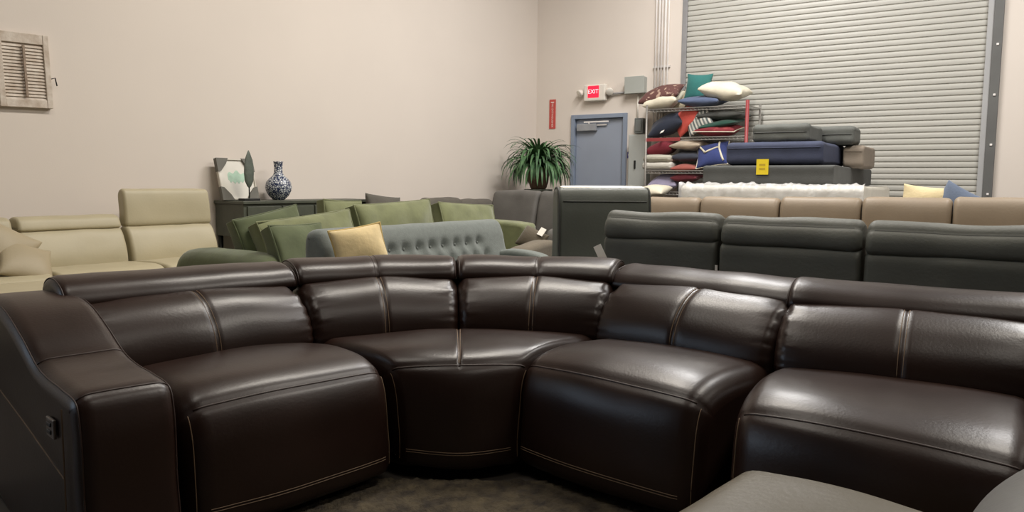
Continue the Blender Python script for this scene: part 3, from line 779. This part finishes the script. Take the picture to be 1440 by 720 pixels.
# dimples: two rows of buttons pressed into the front of the back
dim = []
for row, z in enumerate((.675, .575)):
    for k in range(11):
        dim.append((.16+.14*k+(.07 if row else 0), z))
_pt = Lb.pt
def tuft_pt(x, j, off=0.0):
    P = _pt(x, j, off); n_ = len(Lb.prof)
    if (j % n_) < 4*7 and .45 < P.z < .83:
        k = sum(math.exp(-(((P.x-dx)**2+(P.z-dz)**2)/.0019)) for dx, dz in dim)
        P = P + Vector((0, .030*min(k, 1.1), 0))
    return P
Lb.pt = tuft_pt
Lb.prof = catmull(BK, 7)
bk = Lb.build('backrest', TUFT, ts)
for dx, dz in dim:
    if dx > TLn-.1: continue
    best = None
    for j in range(0, 7*4):
        P = Lb.pt(dx, j)
        if best is None or abs(P.z-dz) < abs(best.z-dz): best = P
    b = MB().lathe([(.001, 0), (.012, .001), (.011, .006), (.001, .009)], n=10)
    o = b.build('button', TUFT, bk, smooth=True); o.location = best; o.rotation_euler = (PI/2, 0, 0)
for k in range(2):
    Loft(sp(.14+k*(TLn-.28)/2+.004, .14+(k+1)*(TLn-.28)/2-.004, -.20), [(0, .26), (0, .41), (.05, .44), (.32, .45), (.42, .43), (.44, .34), (.42, .26)], r=.04, amp=.005, seed=k).build('seat_cushion', TUFT, ts)
MB().box(.02, TLn-.02, -.60, -.05, .14, .28, .02).build('base', TUFT, ts)
for x0 in (0, TLn-.14):
    Loft([(x0, 0, 0, -1), (x0+.14, 0, 0, -1)], [(.16, .14), (.16, .55), (.22, .605), (.58, .585), (.62, .55), (.62, .14)], r=.035, amp=.002).build('armrest', TUFT, ts)
for x in (.08, TLn-.08):
    for y in (-.1, -.54): MB().tube([(x, y, 0), (x, y, .15)], [.012, .022], 10).build('leg', BLACK, ts, smooth=True)
tt, zz = lpt(498, 350, 3.03)
pillow('throw_pillow', 'mustard yellow velvet pillow leaning on the slate tufted sofa', W(3.08, tt, zz), (.325, .28, .13), (PI/2-.3, -.15, TH+PI/2-.45), YELLOW, seed=9, pinch=.06, piping=mat('yellow_cord', (196, 170, 110), .8, bump=0))

# ================================================================== CHARCOAL SOFA + PILLOW IN FRONT OF THE PLANT
a_, z_ = wpt(693, 270, 2.6)
cs = back_sofa('charcoal_sofa', 'charcoal sofa with a tall rounded back below the potted plant', W(a_, 2.35), TH, 1.5, 2, CHSOFA, .48, 1.05, arms=(False, True), depth=.95)
Loft([(.0, .0, 0, -1), (.02, .0, 0, -1)], [(.1, .1), (.1, .5), (.6, .5), (.6, .1)], r=.008, amp=0).build('side_panel', CHSOFA, cs)
# taupe chair arm and pillow seen between the olive arm and the tall chair
a1, z1 = wpt(757, 331, 4.3)
ch = thing('taupe_armchair', 'dark taupe armchair half hidden between olive sofa arm and tall recliner', 'armchair', W(a1-.14, 4.35), TH)
Loft([(0, 0, 0, -1), (.2, 0, 0, -1)], [(-.4, .08), (-.4, .5), (-.3, .6), (.1, .58), (.25, .55), (.3, .45), (.3, .08)], r=.05, amp=.004).build('armrest', pm('brown_grey_cloth', (100, 91, 76)), ch)
Loft([(.2, 0, 0, -1), (.50, 0, 0, -1)], [(-.4, .2), (-.4, .42), (.1, .44), (.25, .40), (.27, .2)], r=.04, amp=.004).build('seat', CHSOFA, ch)
Loft([(.02, .38, 0, -1), (.50, .38, 0, -1)], [(.05, .1), (.06, .5), (.0, .68), (-.08, .70), (-.13, .6), (-.14, .1)], r=.04, amp=.004).build('backrest', CHSOFA, ch)
MB().box(.02, .48, -.22, .4, .05, .22, .02).build('base', CHSOFA, ch)
for x in (.06, .44):
    for y in (-.18, .4): MB().box(x-.02, x+.02, y-.02, y+.02, 0, .06, .003).build('foot', BLACK, ch)
tt, zz = wpt(746, 325, 4.15)
p = pillow('throw_pillow', 'taupe pillow with a white paper tag between olive arm and tall recliner', W(tt, 4.12, zz-.08), (.26, .22, .12), (PI/2-.6, .35, TH), pm('taupe_cloth', (84, 75, 60)), seed=5)
MB().box(.04, .10, .05, .13, .055, .059).build('paper_tag', TAG, p)

# ================================================================== POTTED PLANT
ap, zp = wpt(757, 266, 1.0)
sd = thing('plant_stand', 'dark wooden plant stand carrying the potted plant near the corner', 'plant stand', W(ap, 1.0), TH)
MB().lathe([(.01, zp-.035), (.19, zp-.035), (.2, zp-.02), (.2, zp), (.01, zp)], n=28).build('stand_top', CONS, sd, smooth=False)
for k in range(3):
    an = k*2*PI/3+.4
    MB().tube([(.22*math.cos(an), .22*math.sin(an), 0), (.12*math.cos(an), .12*math.sin(an), zp-.03)], [.014, .02], 8).build('leg', CONS, sd, smooth=True)
pl = thing('potted_plant', 'bushy green plant with long drooping leaves in a brown pot near the corner', 'plant', W(ap, 1.0, zp+.001), TH)
b = MB().lathe([(.10, 0), (.115, .02), (.14, .10), (.15, .2), (.148, .27), (.158, .275), (.158, .30), (.14, .30), (.135, .27), (.02, .265)], n=28)
b.build('pot', mat('woven_brown', (98, 76, 58), .8, .3, 30, .6, 60), pl, smooth=True)
V = []; Fc = []
rnd = random.Random(3)
for k in range(320):
    az = rnd.uniform(0, 2*PI); el_ = rnd.uniform(.2, 1.5); ln = rnd.uniform(.42, .74); wd = rnd.uniform(.014, .025); dr_ = rnd.uniform(2.3, 3.9)
    dx, dy = math.cos(az), math.sin(az); px_, pz_ = .03, .30; ang = el_
    n_ = 9; base = len(V)
    for i in range(n_+1):
        f = i/n_; hwid = wd*math.sin(PI*min(1, .12+f*.88))**.7*(1 if f < .98 else .2)
        c_ = Vector((dx*px_, dy*px_, pz_)); sd_ = Vector((-dy, dx, 0))*hwid
        V += [c_-sd_, c_+Vector((0, 0, -.25*hwid)), c_+sd_]
        px_ += math.cos(ang)*ln/n_; pz_ += math.sin(ang)*ln/n_; ang = max(-1.5, ang-(dr_-el_*.35)/n_*(.5+1.1*f))
    for i in range(n_):
        q = base+i*3
        Fc += [(q, q+1, q+4, q+3), (q+1, q+2, q+5, q+4)]
lv = mobj('foliage', V, Fc, mat('leaf_green', (92, 128, 82), .6, .3, 14, .05, rgb2=(58, 92, 62)), pl)
b = MB()
for k in range(7):
    an = k*.9; b.tube([(.02*math.cos(an), .02*math.sin(an), .24), (.06*math.cos(an), .06*math.sin(an), .42)], .008, 6)
b.build('stem', mat('stem_green', (84, 96, 56), .7, bump=0), pl)

# ================================================================== TALL RECLINER (back view)
tc = thing('tall_recliner', 'tall dark grey-green leather recliner seen from behind, right of slate sofa', 'recliner', (.590, 4.90, 0), math.radians(7)+PI)
# local: forward -y is away from the camera after the half turn; x mirrored
TW = .615
Lb = Loft([(-TW/2, 0, 0, -1), (TW/2, 0, 0, -1)], [(-.02, .30), (-.015, .75), (.0, 1.02), (.03, 1.095), (.085, 1.112), (.16, 1.10), (.20, 1.03), (.20, .75), (.24, .42), (.1, .28)], r=.035, per=6, amp=.004)
bk = Lb.build('backrest', TALL, tc)
for x in (.012, Lb.L-.012): MB().tube([Lb.pt(x, j*.5, .004) for j in range(0, int(6.5*12))], .007, 6).build('piping', CHARP, bk, smooth=True)
MB().tube(Lb.along(2.0, .002, .03), .004, 6).build('piping', CHARP, bk, smooth=True)
Loft([(-TW/2+.03, 0, 0, -1), (TW/2-.03, 0, 0, -1)], [(.055, 1.104), (.065, 1.114), (.095, 1.120), (.15, 1.112), (.175, 1.09), (.16, 1.08), (.09, 1.098), (.065, 1.096)], r=.02, per=5, amp=.003).build('head_cover', TAG, tc)['label'] = 'white cloth over the top'
Loft([(-TW/2+.0, 0, 0, -1), (TW/2, 0, 0, -1)], [(.15, .2), (.15, .44), (.3, .47), (.53, .47), (.61, .43), (.62, .2)], r=.04, amp=.004).build('seat', TALL, tc)
MB().box(-TW/2+.02, TW/2-.02, -.58, .0, .05, .34, .02).build('base', TALL, tc)
for x in (-.2, .2):
    for y in (-.08, -.52): MB().box(x-.025, x+.025, y-.025, y+.025, 0, .06, .004).build('foot', BLACK, tc)

# ================================================================== DARK GREY RECLINING SOFA (back view)
DT = 6.40
a0, _ = wpt(847, 330, DT); a1, _ = wpt(1010, 330, DT); a2, _ = wpt(1214, 340, DT); a3_ = a2+.70
bounds = [a0, a1, a2, a3_]
tops = [wpt(930, 300, DT)[1], wpt(1110, 308, DT)[1], wpt(1330, 318, DT)[1]]
ds = thing('reclining_sofa', 'charcoal leather three seat reclining sofa seen from behind, right of tall recliner', 'sofa', W(bounds[0], DT), TH)
for k in range(3):
    x0, x1 = bounds[k]-bounds[0]+.008, bounds[k+1]-bounds[0]-.008; zt = tops[k]
    # forward is +y here (towards the back wall)
    pth = [(x0, 0, 0, 1), (x1, 0, 0, 1)]
    h1 = zt-.135
    Lp = Loft(pth, [(.0, .08), (-.01, .4), (-.01, h1-.1), (.0, h1-.01), (.1, h1+.02), (.2, h1), (.22, .4), (.1, .08)], r=.025, per=5, amp=.006, seed=k, step=.04)
    o = Lp.build('back_panel', CHARF, ds)
    Lh = Loft(pth, [(.0, h1+.0), (-.008, h1+.05), (.01, zt-.04), (.05, zt), (.13, zt), (.20, zt-.04), (.21, h1+.02), (.1, h1-.02)], r=.035, per=5, amp=.012, freq=4, seed=k+4, step=.03, pgroove=(2.2,), gd=.006)
    o = Lh.build('headrest', CHARF, ds)
    b = MB(); b.tube(Lh.along(2.2, -.001, .03), .003, 5); b.build('piping', CHARP, o)
    Loft(pth, [(.15, .2), (.15, .44), (.3, .47), (.75, .46), (.85, .4), (.86, .1), (.2, .1)], r=.04, amp=.004).build('seat', CHARF, ds)
    MB().box(x0+.02, x1-.02, .03, .82, .0, .2, .02).build('base', BLACK, ds)
Loft([(bounds[3]-bounds[0]+.0, 0, 0, 1), (bounds[3]-bounds[0]+.2, 0, 0, 1)], [(.0, .05), (.0, .5), (.1, .62), (.75, .60), (.86, .5), (.86, .05)], r=.05, amp=.003).build('armrest', CHARF, ds)
MB().box(-.022, .022, -.03, -.027, -.055, .055, mx=Matrix.Translation((.0, 0, tops[0]-.24)) @ Matrix.Rotation(-.5, 4, 'Y') @ Matrix.Rotation(.35, 4, 'Z')).build('paper_tag', TAG, ds)
MB().box(bounds[1]-bounds[0]-.006, bounds[1]-bounds[0]+.007, -.016, -.012, tops[1]-.30, tops[1]-.245).build('paper_tag', TAG, ds)

# ================================================================== TAUPE SOFA (faces the camera)
TT = 3.25
bx = [wpt(p_, 290, TT)[0] for p_ in (985, 1097, 1212, 1340)]
bx = [bx[0]-.55] + bx + [bx[3]+.70]
th = [wpt(p_, 277.5, TT)[1] for p_ in (945, 1040, 1155, 1276, 1400)]
tn = thing('taupe_sofa', 'long taupe leather sofa with five high backs behind the charcoal reclining sofa', 'sofa', W(bx[0], TT-.30), TH)
for k in range(5):
    x0, x1 = bx[k]-bx[0]+.004, bx[k+1]-bx[0]-.004; zt = th[k]
    Loft(sp(x0, x1, -.30), [(.04, .6), (.05, .72), (.045, zt-.08), (.01, zt-.015), (-.06, zt), (-.13, zt-.03), (-.15, .8), (-.1, .58)], r=.045, per=5, amp=.006, seed=k).build('headrest', TAN, tn)
    Loft(sp(x0, x1, -.30), [(.08, .40), (.12, .5), (.10, .62), (.03, .71), (-.04, .70), (-.12, .5), (-.08, .38)], r=.04, per=5, amp=.008, seed=k+7).build('back_cushion', TAN, tn)
    Loft(sp(x0, x1, -.30), [(-.02, .2), (-.02, .43), (.1, .47), (.5, .475), (.62, .44), (.64, .3), (.62, .08), (.1, .08)], r=.04, amp=.006, seed=k).build('seat', TAN, tn)
    MB().box(x0, x1, -.22, -.02, .05, zt-.12, .04, 3).build('back_shell', TAN, tn)
wd = bx[5]-bx[0]
for x in (-.2, wd):
    Loft([(x, -.02, 0, -1), (x+.2, -.02, 0, -1)], [(.02, .05), (.03, .55), (.15, .64), (.8, .62), (.93, .55), (.94, .05)], r=.05, amp=.003).build('armrest', TAN, tn)
MB().box(0, wd, -.88, -.05, .0, .1, .01).build('plinth', BLACK, tn)

# ================================================================== BED STACK IN FRONT OF THE ROLLER DOOR
SA0, SA1, ST1 = 3.52, 4.82, 2.30
def sbox(name, label, cat, a0, a1, t0, t1, z0, z1, m, bev=.03, soft=0.0, seed=0, group=None, rz=0, cc=.03):
    o = thing(name, label, cat, W((a0+a1)/2, (t0+t1)/2, z0), TH+rz, group)
    w_, d_, h_ = a1-a0, t1-t0, z1-z0
    L = Loft([(-w_/2, 0, 0, -1), (w_/2, 0, 0, -1)], [(-d_/2, cc), (-d_/2, h_*.5), (-d_/2+.0, h_-cc), (-d_/2+cc*1.3, h_), (-d_/4, h_), (d_/4, h_), (d_/2-cc*1.3, h_), (d_/2, h_-cc), (d_/2, h_*.5), (d_/2, cc), (d_/2-cc, 0), (0, 0), (-d_/2+cc, 0)], r=bev, per=5, amp=soft, freq=7, seed=seed, step=.05)
    return o, L
ZW1 = wpt(1100, 260.5, ST1)[1]; ZC1 = wpt(1100, 233, ST1)[1]; ZN1 = wpt(1100, 199, ST1)[1]
zz = 0.0
for k, (zt, lab) in enumerate(((.36, 'grey box spring at the bottom of the bed stack by the roller door'), (.68, 'grey box spring in the middle of the bed stack by the roller door'), (ZW1-.2, 'grey box spring under the plastic wrapped mattress by the roller door'))):
    o, L = sbox('box_spring', lab, 'box spring', SA0-.0, SA1+.12, .14, ST1, zz+.004, zt-.012, DKGREY, soft=0, group='box springs under the wrapped mattress'); L.build('box_body', DKGREY, o)
    MB().tube(L.along(7.9, -.001), .004, 6).build('piping', CHARP, o)
    zz = zt
o, L = sbox('wrapped_mattress', 'white mattress in clear crinkled plastic under the charcoal bed base', 'mattress', SA0-.22, SA1+.28, .66, ST1+.06, ZW1-.194, ZW1-.010, WHITEM, soft=.005); L.build('mattress', WHITEM, o)
PLAS = mat('clear_crinkled_plastic', (232, 231, 230), .22, .02, 5, .8, 18)
pb = PLAS.node_tree.nodes['Principled BSDF']; pb.inputs['Transmission Weight'].default_value = .0; pb.inputs['Alpha'].default_value = .5
V = []; Fc = []; nx = 70
w_ = (SA1+.28)-(SA0-.22); d0 = (ST1+.06-.66)/2
rows = [(-d0-.01, .0), (-d0-.02, .06), (-d0-.025, .12), (-d0-.005, .185), (-d0+.03, .20), (-d0+.052, .193), (-d0+.12, .193), (.0, .195), (d0-.02, .195)]
for i in range(nx+1):
    for y, z in rows:
        x = -w_/2-.01+(w_+.02)*i/nx
        q = noise.noise(Vector((x*9, y*5, z*6)))*.040 + noise.noise(Vector((x*26, y*12, z*14)))*.012
        if y > -d0+.04: q *= .05
        V.append((x, y-abs(q)*(z < .19), z+(abs(q)*1.3 if z > .1 else 0)))
nr = len(rows)
for i in range(nx):
    for k in range(nr-1): Fc.append((i*nr+k, (i+1)*nr+k, (i+1)*nr+k+1, i*nr+k+1))
mobj('plastic_wrap', V, Fc, PLAS, o)
o, L = sbox('bed_base', 'charcoal upholstered bed base with a yellow tag lying on the wrapped mattress', 'bed base', SA0, SA1, .14, ST1, ZW1+.012, ZC1, CHBOX, soft=0, bev=.012, cc=.012); L.build('base_body', CHBOX, o)
at, zt = wpt(1072, 236, ST1+.01)
MB().box(at-(SA0+SA1)/2-.06, at-(SA0+SA1)/2+.06, -(ST1-.14)/2-.012, -(ST1-.14)/2-.006, zt-ZW1-.08, zt-ZW1+.075, .0, mx=Matrix.Identity(4)).build('price_tag', YTAG, o)
b = MB()
for k in range(2): b.box(at-(SA0+SA1)/2-.03, at-(SA0+SA1)/2+.03, -(ST1-.14)/2-.0135, -(ST1-.14)/2-.012, zt-ZW1-.03+.04*k, zt-ZW1-.012+.04*k)
b.build('tag_print', mat('tag_ink', (190, 160, 40), .6, bump=0), [c_ for c_ in o.children if c_.name.startswith('price_tag')][0])
NA0, _ = wpt(1020, 220, ST1-.05); NA1, _ = wpt(1157, 220, ST1-.05)
o, L = sbox('navy_ottoman', 'long navy upholstered bench cushion lying on the charcoal bed base', 'ottoman', NA0, NA1, 1.10, ST1-.05, ZC1+.020, ZN1, NAVY, soft=.003, bev=.05); L.build('cushion_body', NAVY, o)
for jj in (2.6, 7.4): MB().tube(L.along(jj, .002, .02), .005, 6).build('piping', NAVY, o)
BA0, _ = wpt(1189, 220, 1.30); BA1, _ = wpt(1218, 220, 1.20)
_, BZ = wpt(1205, 206, 1.25)
o, L = sbox('taupe_box_cushion', 'taupe box cushion behind the right end of the navy bench cushion', 'cushion', NA1+.03, NA1+.24, .75, 1.45, ZC1+.002, BZ, TAUPE, soft=.004, bev=.03); L.build('cushion_body', TAUPE, o)
MB().tube(L.along(7.4, .002, .02), .005, 6).build('piping', TAUPE, o)
GA0, _ = wpt(1056, 190, ST1-.1); GA1, _ = wpt(1137, 190, ST1-.1); _, GZ = wpt(1096, 174, ST1-.1)
o, L = sbox('seat_cushion', 'dark grey seat cushion at the top left of the stack by the wire rack', 'cushion', GA0, GA1, 1.55, ST1-.12, ZN1+.004, GZ, DKGREY, soft=.012, bev=.05, group='dark grey seat cushions on the stack'); L.build('cushion_body', DKGREY, o)
MB().tube(L.along(7.9, .002, .02), .005, 6).build('piping', CHARP, o)
o, L = sbox('seat_cushion', 'dark grey seat cushion at the top right of the stack, set further back', 'cushion', GA1-.18, GA1+.30, 1.13, 1.53, ZN1+.004, GZ+.01, DKGREY, soft=.012, bev=.05, seed=4, group='dark grey seat cushions on the stack'); L.build('cushion_body', DKGREY, o)
MB().tube(L.along(7.9, .002, .02), .005, 6).build('piping', CHARP, o)

# pillows lying behind the taupe sofa's right backs
at, zt = wpt(1300, 264, TT-.36)
pillow('throw_pillow', 'pale yellow pillow peeking over the taupe sofa by the roller door', W(at, TT-.38, zt-.15), (.36, .34, .13), (PI/2-.2, .10, TH), pm('pale_yellow', (206, 190, 150)), seed=1)
at, zt = wpt(1331, 252, TT-.36)
pillow('throw_pillow', 'slate blue pillow with a pointed corner by the right rail of the roller door', W(at+.09, TT-.38, zt-.26), (.38, .38, .14), (PI/2-.15, .50, TH), pm('slate_blue', (92, 104, 124)), seed=2)

# ================================================================== WIRE RACK WITH PILLOWS
RT_ = .62
ra0, _ = wpt(909, 180, RT_); ra1, _ = wpt(1050, 180, RT_)
ra1 = min(ra1, SA0-.03)
zs = [wpt(980, 240, RT_)[1], wpt(980, 193, RT_)[1], wpt(980, 151, RT_)[1]]
zs = [.12, .62, zs[0]-.28, zs[0], zs[1], zs[2]]
rk = thing('wire_rack', 'chrome wire shelving rack with a red post, full of pillows by roller door', 'shelf', W(ra0, 0), TH)
rw = ra1-ra0
for x, y, m in ((0, -.08, CHROME), (0, -RT_, CHROME), (rw, -.08, CHROME), (rw, -RT_, REDP)):
    MB().tube([(x, y, 0), (x, y, zs[-1]+.06)], .014 if m is CHROME else .022, 10).build('post', m, rk, smooth=True)
for k, z in enumerate(zs):
    b = MB()
    for yy in (-.08, -RT_):
        b.tube([(0, yy, z), (rw, yy, z)], .006, 6); b.tube([(0, yy, z-.035), (rw, yy, z-.035)], .005, 6)
        nz = 26
        for i in range(nz): b.tube([(rw*i/nz, yy, z-.035), (rw*(i+.5)/nz, yy, z), (rw*(i+1)/nz, yy, z-.035)], .003, 4)
    for xx in (0, rw): b.tube([(xx, -.08, z), (xx, -RT_, z)], .006, 6)
    for i in range(1, 40): b.tube([(rw*i/40, -.08, z+.001), (rw*i/40, -RT_, z+.001)], .003, 4)
    o = b.build('wire_shelf', CHROME, rk)
    if k == 4: MB().box(-.01, rw*.36, -RT_-.012, -RT_-.006, z-.04, z+.004).build('shelf_edging', REDP, o)
RG = 'throw pillows on the wire rack'
CREAMP = pm('cream_cloth', (222, 214, 192)); 
def rp(label, px, py, wpx, size, rot, m, t=.36, k=None, seed=0, **kw):
    a, z = wpt(px, py, t)
    o = pillow('throw_pillow', label, W(a, t, z), size, (rot[0], rot[1], TH+rot[2]), m, RG, seed=seed, **kw)
    if k is not None:
        mm = o.rotation_euler.to_matrix(); lo = min((mm @ v.co).z for v in o.data.vertices)
        o.location.z = zs[k] + .012 - lo
    return o
BRP = spots('brown_fern_print', (96, 62, 58), (176, 150, 132), 18, .60, .85, 'noise')
STRP = bands('grey_white_stripe', [(196, 196, 188), (96, 104, 104), (214, 210, 200), (120, 126, 124)], 11, 0)
FLAT = 0.12
# top shelf
rp('cream pillow at the left end of the top rack shelf, under a brown print pillow', 934, 143, 50, (.48, .44, .24), (.35, -.12, 0), CREAMP, k=5, seed=1)
rp('brown fern print pillow lying on a cream pillow at top left of the rack', 931, 132, 57, (.56, .42, .18), (.45, -.16, 0), BRP, seed=2)
rp('khaki pillow on the top rack shelf between the brown print and blue pillows', 966, 139, 20, (.40, .36, .12), (.9, -.2, 0), pm('khaki_cloth', (152, 142, 120)), t=.20, seed=3)
rp('slate blue pillow lying flat in the middle of the top rack shelf', 989, 139, 55, (.54, .44, .15), (.08, .03, 0), pm('denim_blue', (82, 94, 122)), k=5, seed=4)
rp('teal pillow standing on a corner at the top of the rack', 982, 122, 34, (.36, .36, .14), (PI/2-.2, .06, 0), pm('teal_cloth', (44, 108, 104)), t=.24, seed=5, pinch=.12)
rp('large ivory pillow at the right end of the top rack shelf', 1020, 128, 66, (.58, .46, .24), (.15, .16, 0), CREAMP, seed=6, tags=(.9, -.9))
# second shelf
rp('navy pillow at the left end of the second rack shelf', 939, 174, 54, (.50, .38, .24), (.45, -.34, 0), pm('navy_plain', (40, 46, 62)), k=4, seed=7, tags=(-.1, -.95))
rp('coral red pillow leaning beside the navy one on the second rack shelf', 966, 177, 36, (.40, .34, .16), (PI/2-.4, -.65, 0), pm('coral_cloth', (204, 84, 72)), k=4, t=.36, seed=8)
rp('grey and white striped pillow leaning in the middle of the second rack shelf', 983, 180, 34, (.36, .30, .14), (PI/2-.5, -.5, 0), STRP, k=4, t=.42, seed=9)
rp('burgundy pillow with cream edging at the right of the second rack shelf', 1010, 185, 58, (.54, .40, .17), (.2, .03, 0), spots('burgundy_paisley', (120, 36, 44), (146, 60, 60), 9, .6, .85, 'noise'), t=.38, k=4, seed=10, piping=CREAMP)
rp('dark green pillow lying on the burgundy one on the second rack shelf', 1014, 174, 54, (.52, .42, .10), (.15, -.12, 0), pm('forest_cloth', (36, 74, 62)), seed=11)
rp('dark charcoal pillow lying under the top rack shelf, on the green one', 1018, 163, 60, (.60, .44, .12), (.05, .0, 0), pm('charcoal_pillow', (70, 70, 66)), t=.30, seed=12)
# third
rp('dark red pillow at the left end of the third rack shelf', 932, 209, 38, (.38, .36, .20), (.2, -.1, 0), pm('wine_cloth', (120, 32, 46)), seed=13)
rp('beige pillow right of the dark red one on the third rack shelf', 969, 204, 42, (.42, .38, .14), (.1, .0, 0), pm('beige_cloth', (196, 180, 158)), seed=14)
rp('charcoal blue pillow under the beige one on the third rack shelf', 970, 220, 40, (.42, .38, .14), (.1, .0, 0), pm('ink_cloth', (58, 62, 74)), seed=15)
ROY = rp('royal blue pillow with cream ribbon trim on the third rack shelf', 1002, 218, 42, (.42, .34, .18), (PI/2-.5, -.15, 0), pm('royal_cloth', (50, 62, 116)), t=.50, seed=16, piping=CREAMP)
def onp(u, v, w, h, t): return Vector((w/2*u*(1-.07*(1-v*v)), h/2*v*(1-.07*(1-u*u)), t/2*((1-u*u)*(1-v*v))**.42+.004))
b = MB()
for q in ([(-.8, .75), (-.35, .0), (.55, .35), (.5, .9)], [(.55, .35), (.8, -.8)]):
    pl_ = []
    for (u0, v0), (u1, v1) in zip(q, q[1:]):
        pl_ += [onp(u0+(u1-u0)*i/8, v0+(v1-v0)*i/8, .42, .34, .18) for i in range(9)]
    b.tube(pl_, .013, 6)
b.build('ribbon_trim', CREAMP, ROY, smooth=True)
rp('rust pillow at the right of the third rack shelf beside the charcoal bed base', 966, 236, 30, (.34, .34, .11), (.1, .0, 0), pm('rust_cloth', (150, 78, 68)), t=.45, seed=17)
# folded blankets
def blanket(label, px, py0, py1, t, wpx, m, seed):
    a, z = wpt(px, py1, t); _, zt = wpt(px, py0, t)
    o, L = sbox('folded_blanket', label, 'blanket', a-wpx/2, a+wpx/2, t-.2, t+.2, z, zt, m, soft=.012, bev=.035, seed=seed, group='folded blankets on the wire rack'); L.build('folded_cloth', m, o)
    b = MB(); b.tube(L.along(8.3, .001, .03), .006, 6); b.build('fold_edge', m, o)
blanket('grey and white folded blanket under the dark red pillow on the rack', 931, 218.5, 228, .40, .40, pm('oatmeal_cloth', (178, 174, 160)), 1)
blanket('white folded blanket, lower of the two at the left of the rack', 931, 228.5, 239, .40, .42, pm('white_wool', (196, 192, 182)), 2)
# fourth
rp('lavender pillow on the lower rack shelf left of the wrapped mattress', 936, 254, 42, (.44, .42, .20), (.3, -.1, 0), pm('lavender_cloth', (170, 164, 192)), k=2, t=.36, seed=18)
rp('burgundy pillow on the lower rack shelf beside the lavender one', 967, 249, 28, (.36, .36, .13), (.1, 0, 0), pm('burgundy_cloth', (118, 48, 58)), t=.40, seed=19)
rp('cream pillow below the lavender one at the left foot of the rack', 921, 268, 30, (.34, .38, .16), (.2, 0, 0), CREAMP, t=.86, seed=20)

# ================================================================== LIGHT
def area(name, a, t, z, sx, sy, power, col=(1, .93, .84)):
    l = bpy.data.lights.new(name, 'AREA'); l.shape = 'RECTANGLE'; l.size = sx; l.size_y = sy; l.energy = power; l.color = col
    o = bpy.data.objects.new(name, l); COL.objects.link(o); o.location = W(a, t, z); o.rotation_euler = (0, 0, TH)
    return o
PW = 112
for a in (3.5, 7.2, 11.3):
    for t in (2.7, 5.6, 9.0):
        k = {2.7: 1.15, 5.6: .85, 9.0: .26}[t]*(.22 if a > 10 else .78 if a > 5 else 1.12)
        warm = (1, .975, .95) if (t < 4 and a < 10) else (1, .93, .83)
        area('ceiling_lamp', a, t, RH-.25, .6, 2.0, PW*k, warm)
# shop window added out of view on the left wall, for cool light on the seats
wn = thing('added_window_1', 'added unseen shop window on the left wall', 'window', W(.0, 13.4), TH+PI/2, kind='structure')
for x0, x1, z0, z1 in ((-2.05, -1.97, 1.0, 3.3), (1.97, 2.05, 1.0, 3.3), (-1.97, 1.97, 1.0, 1.08), (-1.97, 1.97, 3.22, 3.3), (-.03, .03, 1.08, 3.22)):
    MB().box(x0, x1, -.07, -.005, z0, z1, .004).build('window_frame', STEELF, wn)
MB().box(-1.97, 1.97, -.02, -.01, 1.08, 3.22).build('pane', mat('window_glass', (150, 165, 180), .05, 0, 1, 0), wn)
l = bpy.data.lights.new('added_daylight', 'AREA'); l.shape = 'RECTANGLE'; l.size = 3.9; l.size_y = 2.1; l.energy = 105; l.color = (.90, .95, 1)  # added area light before the pane, gives the brown seat fronts their sheen
o = bpy.data.objects.new('added_daylight', l); COL.objects.link(o); o.location = W(.09, 13.4, 2.15); o.rotation_euler = (PI/2, 0, TH+PI/2)
wd_ = bpy.data.worlds.new('world'); S.world = wd_; wd_.use_nodes = True
wd_.node_tree.nodes['Background'].inputs['Color'].default_value = (1, .96, .92, 1)
wd_.node_tree.nodes['Background'].inputs['Strength'].default_value = .1
S.view_settings.view_transform = 'Standard'; S.view_settings.look = 'None'; S.view_settings.gamma = 1; S.view_settings.use_curve_mapping = False
S.view_settings.exposure = 0.6
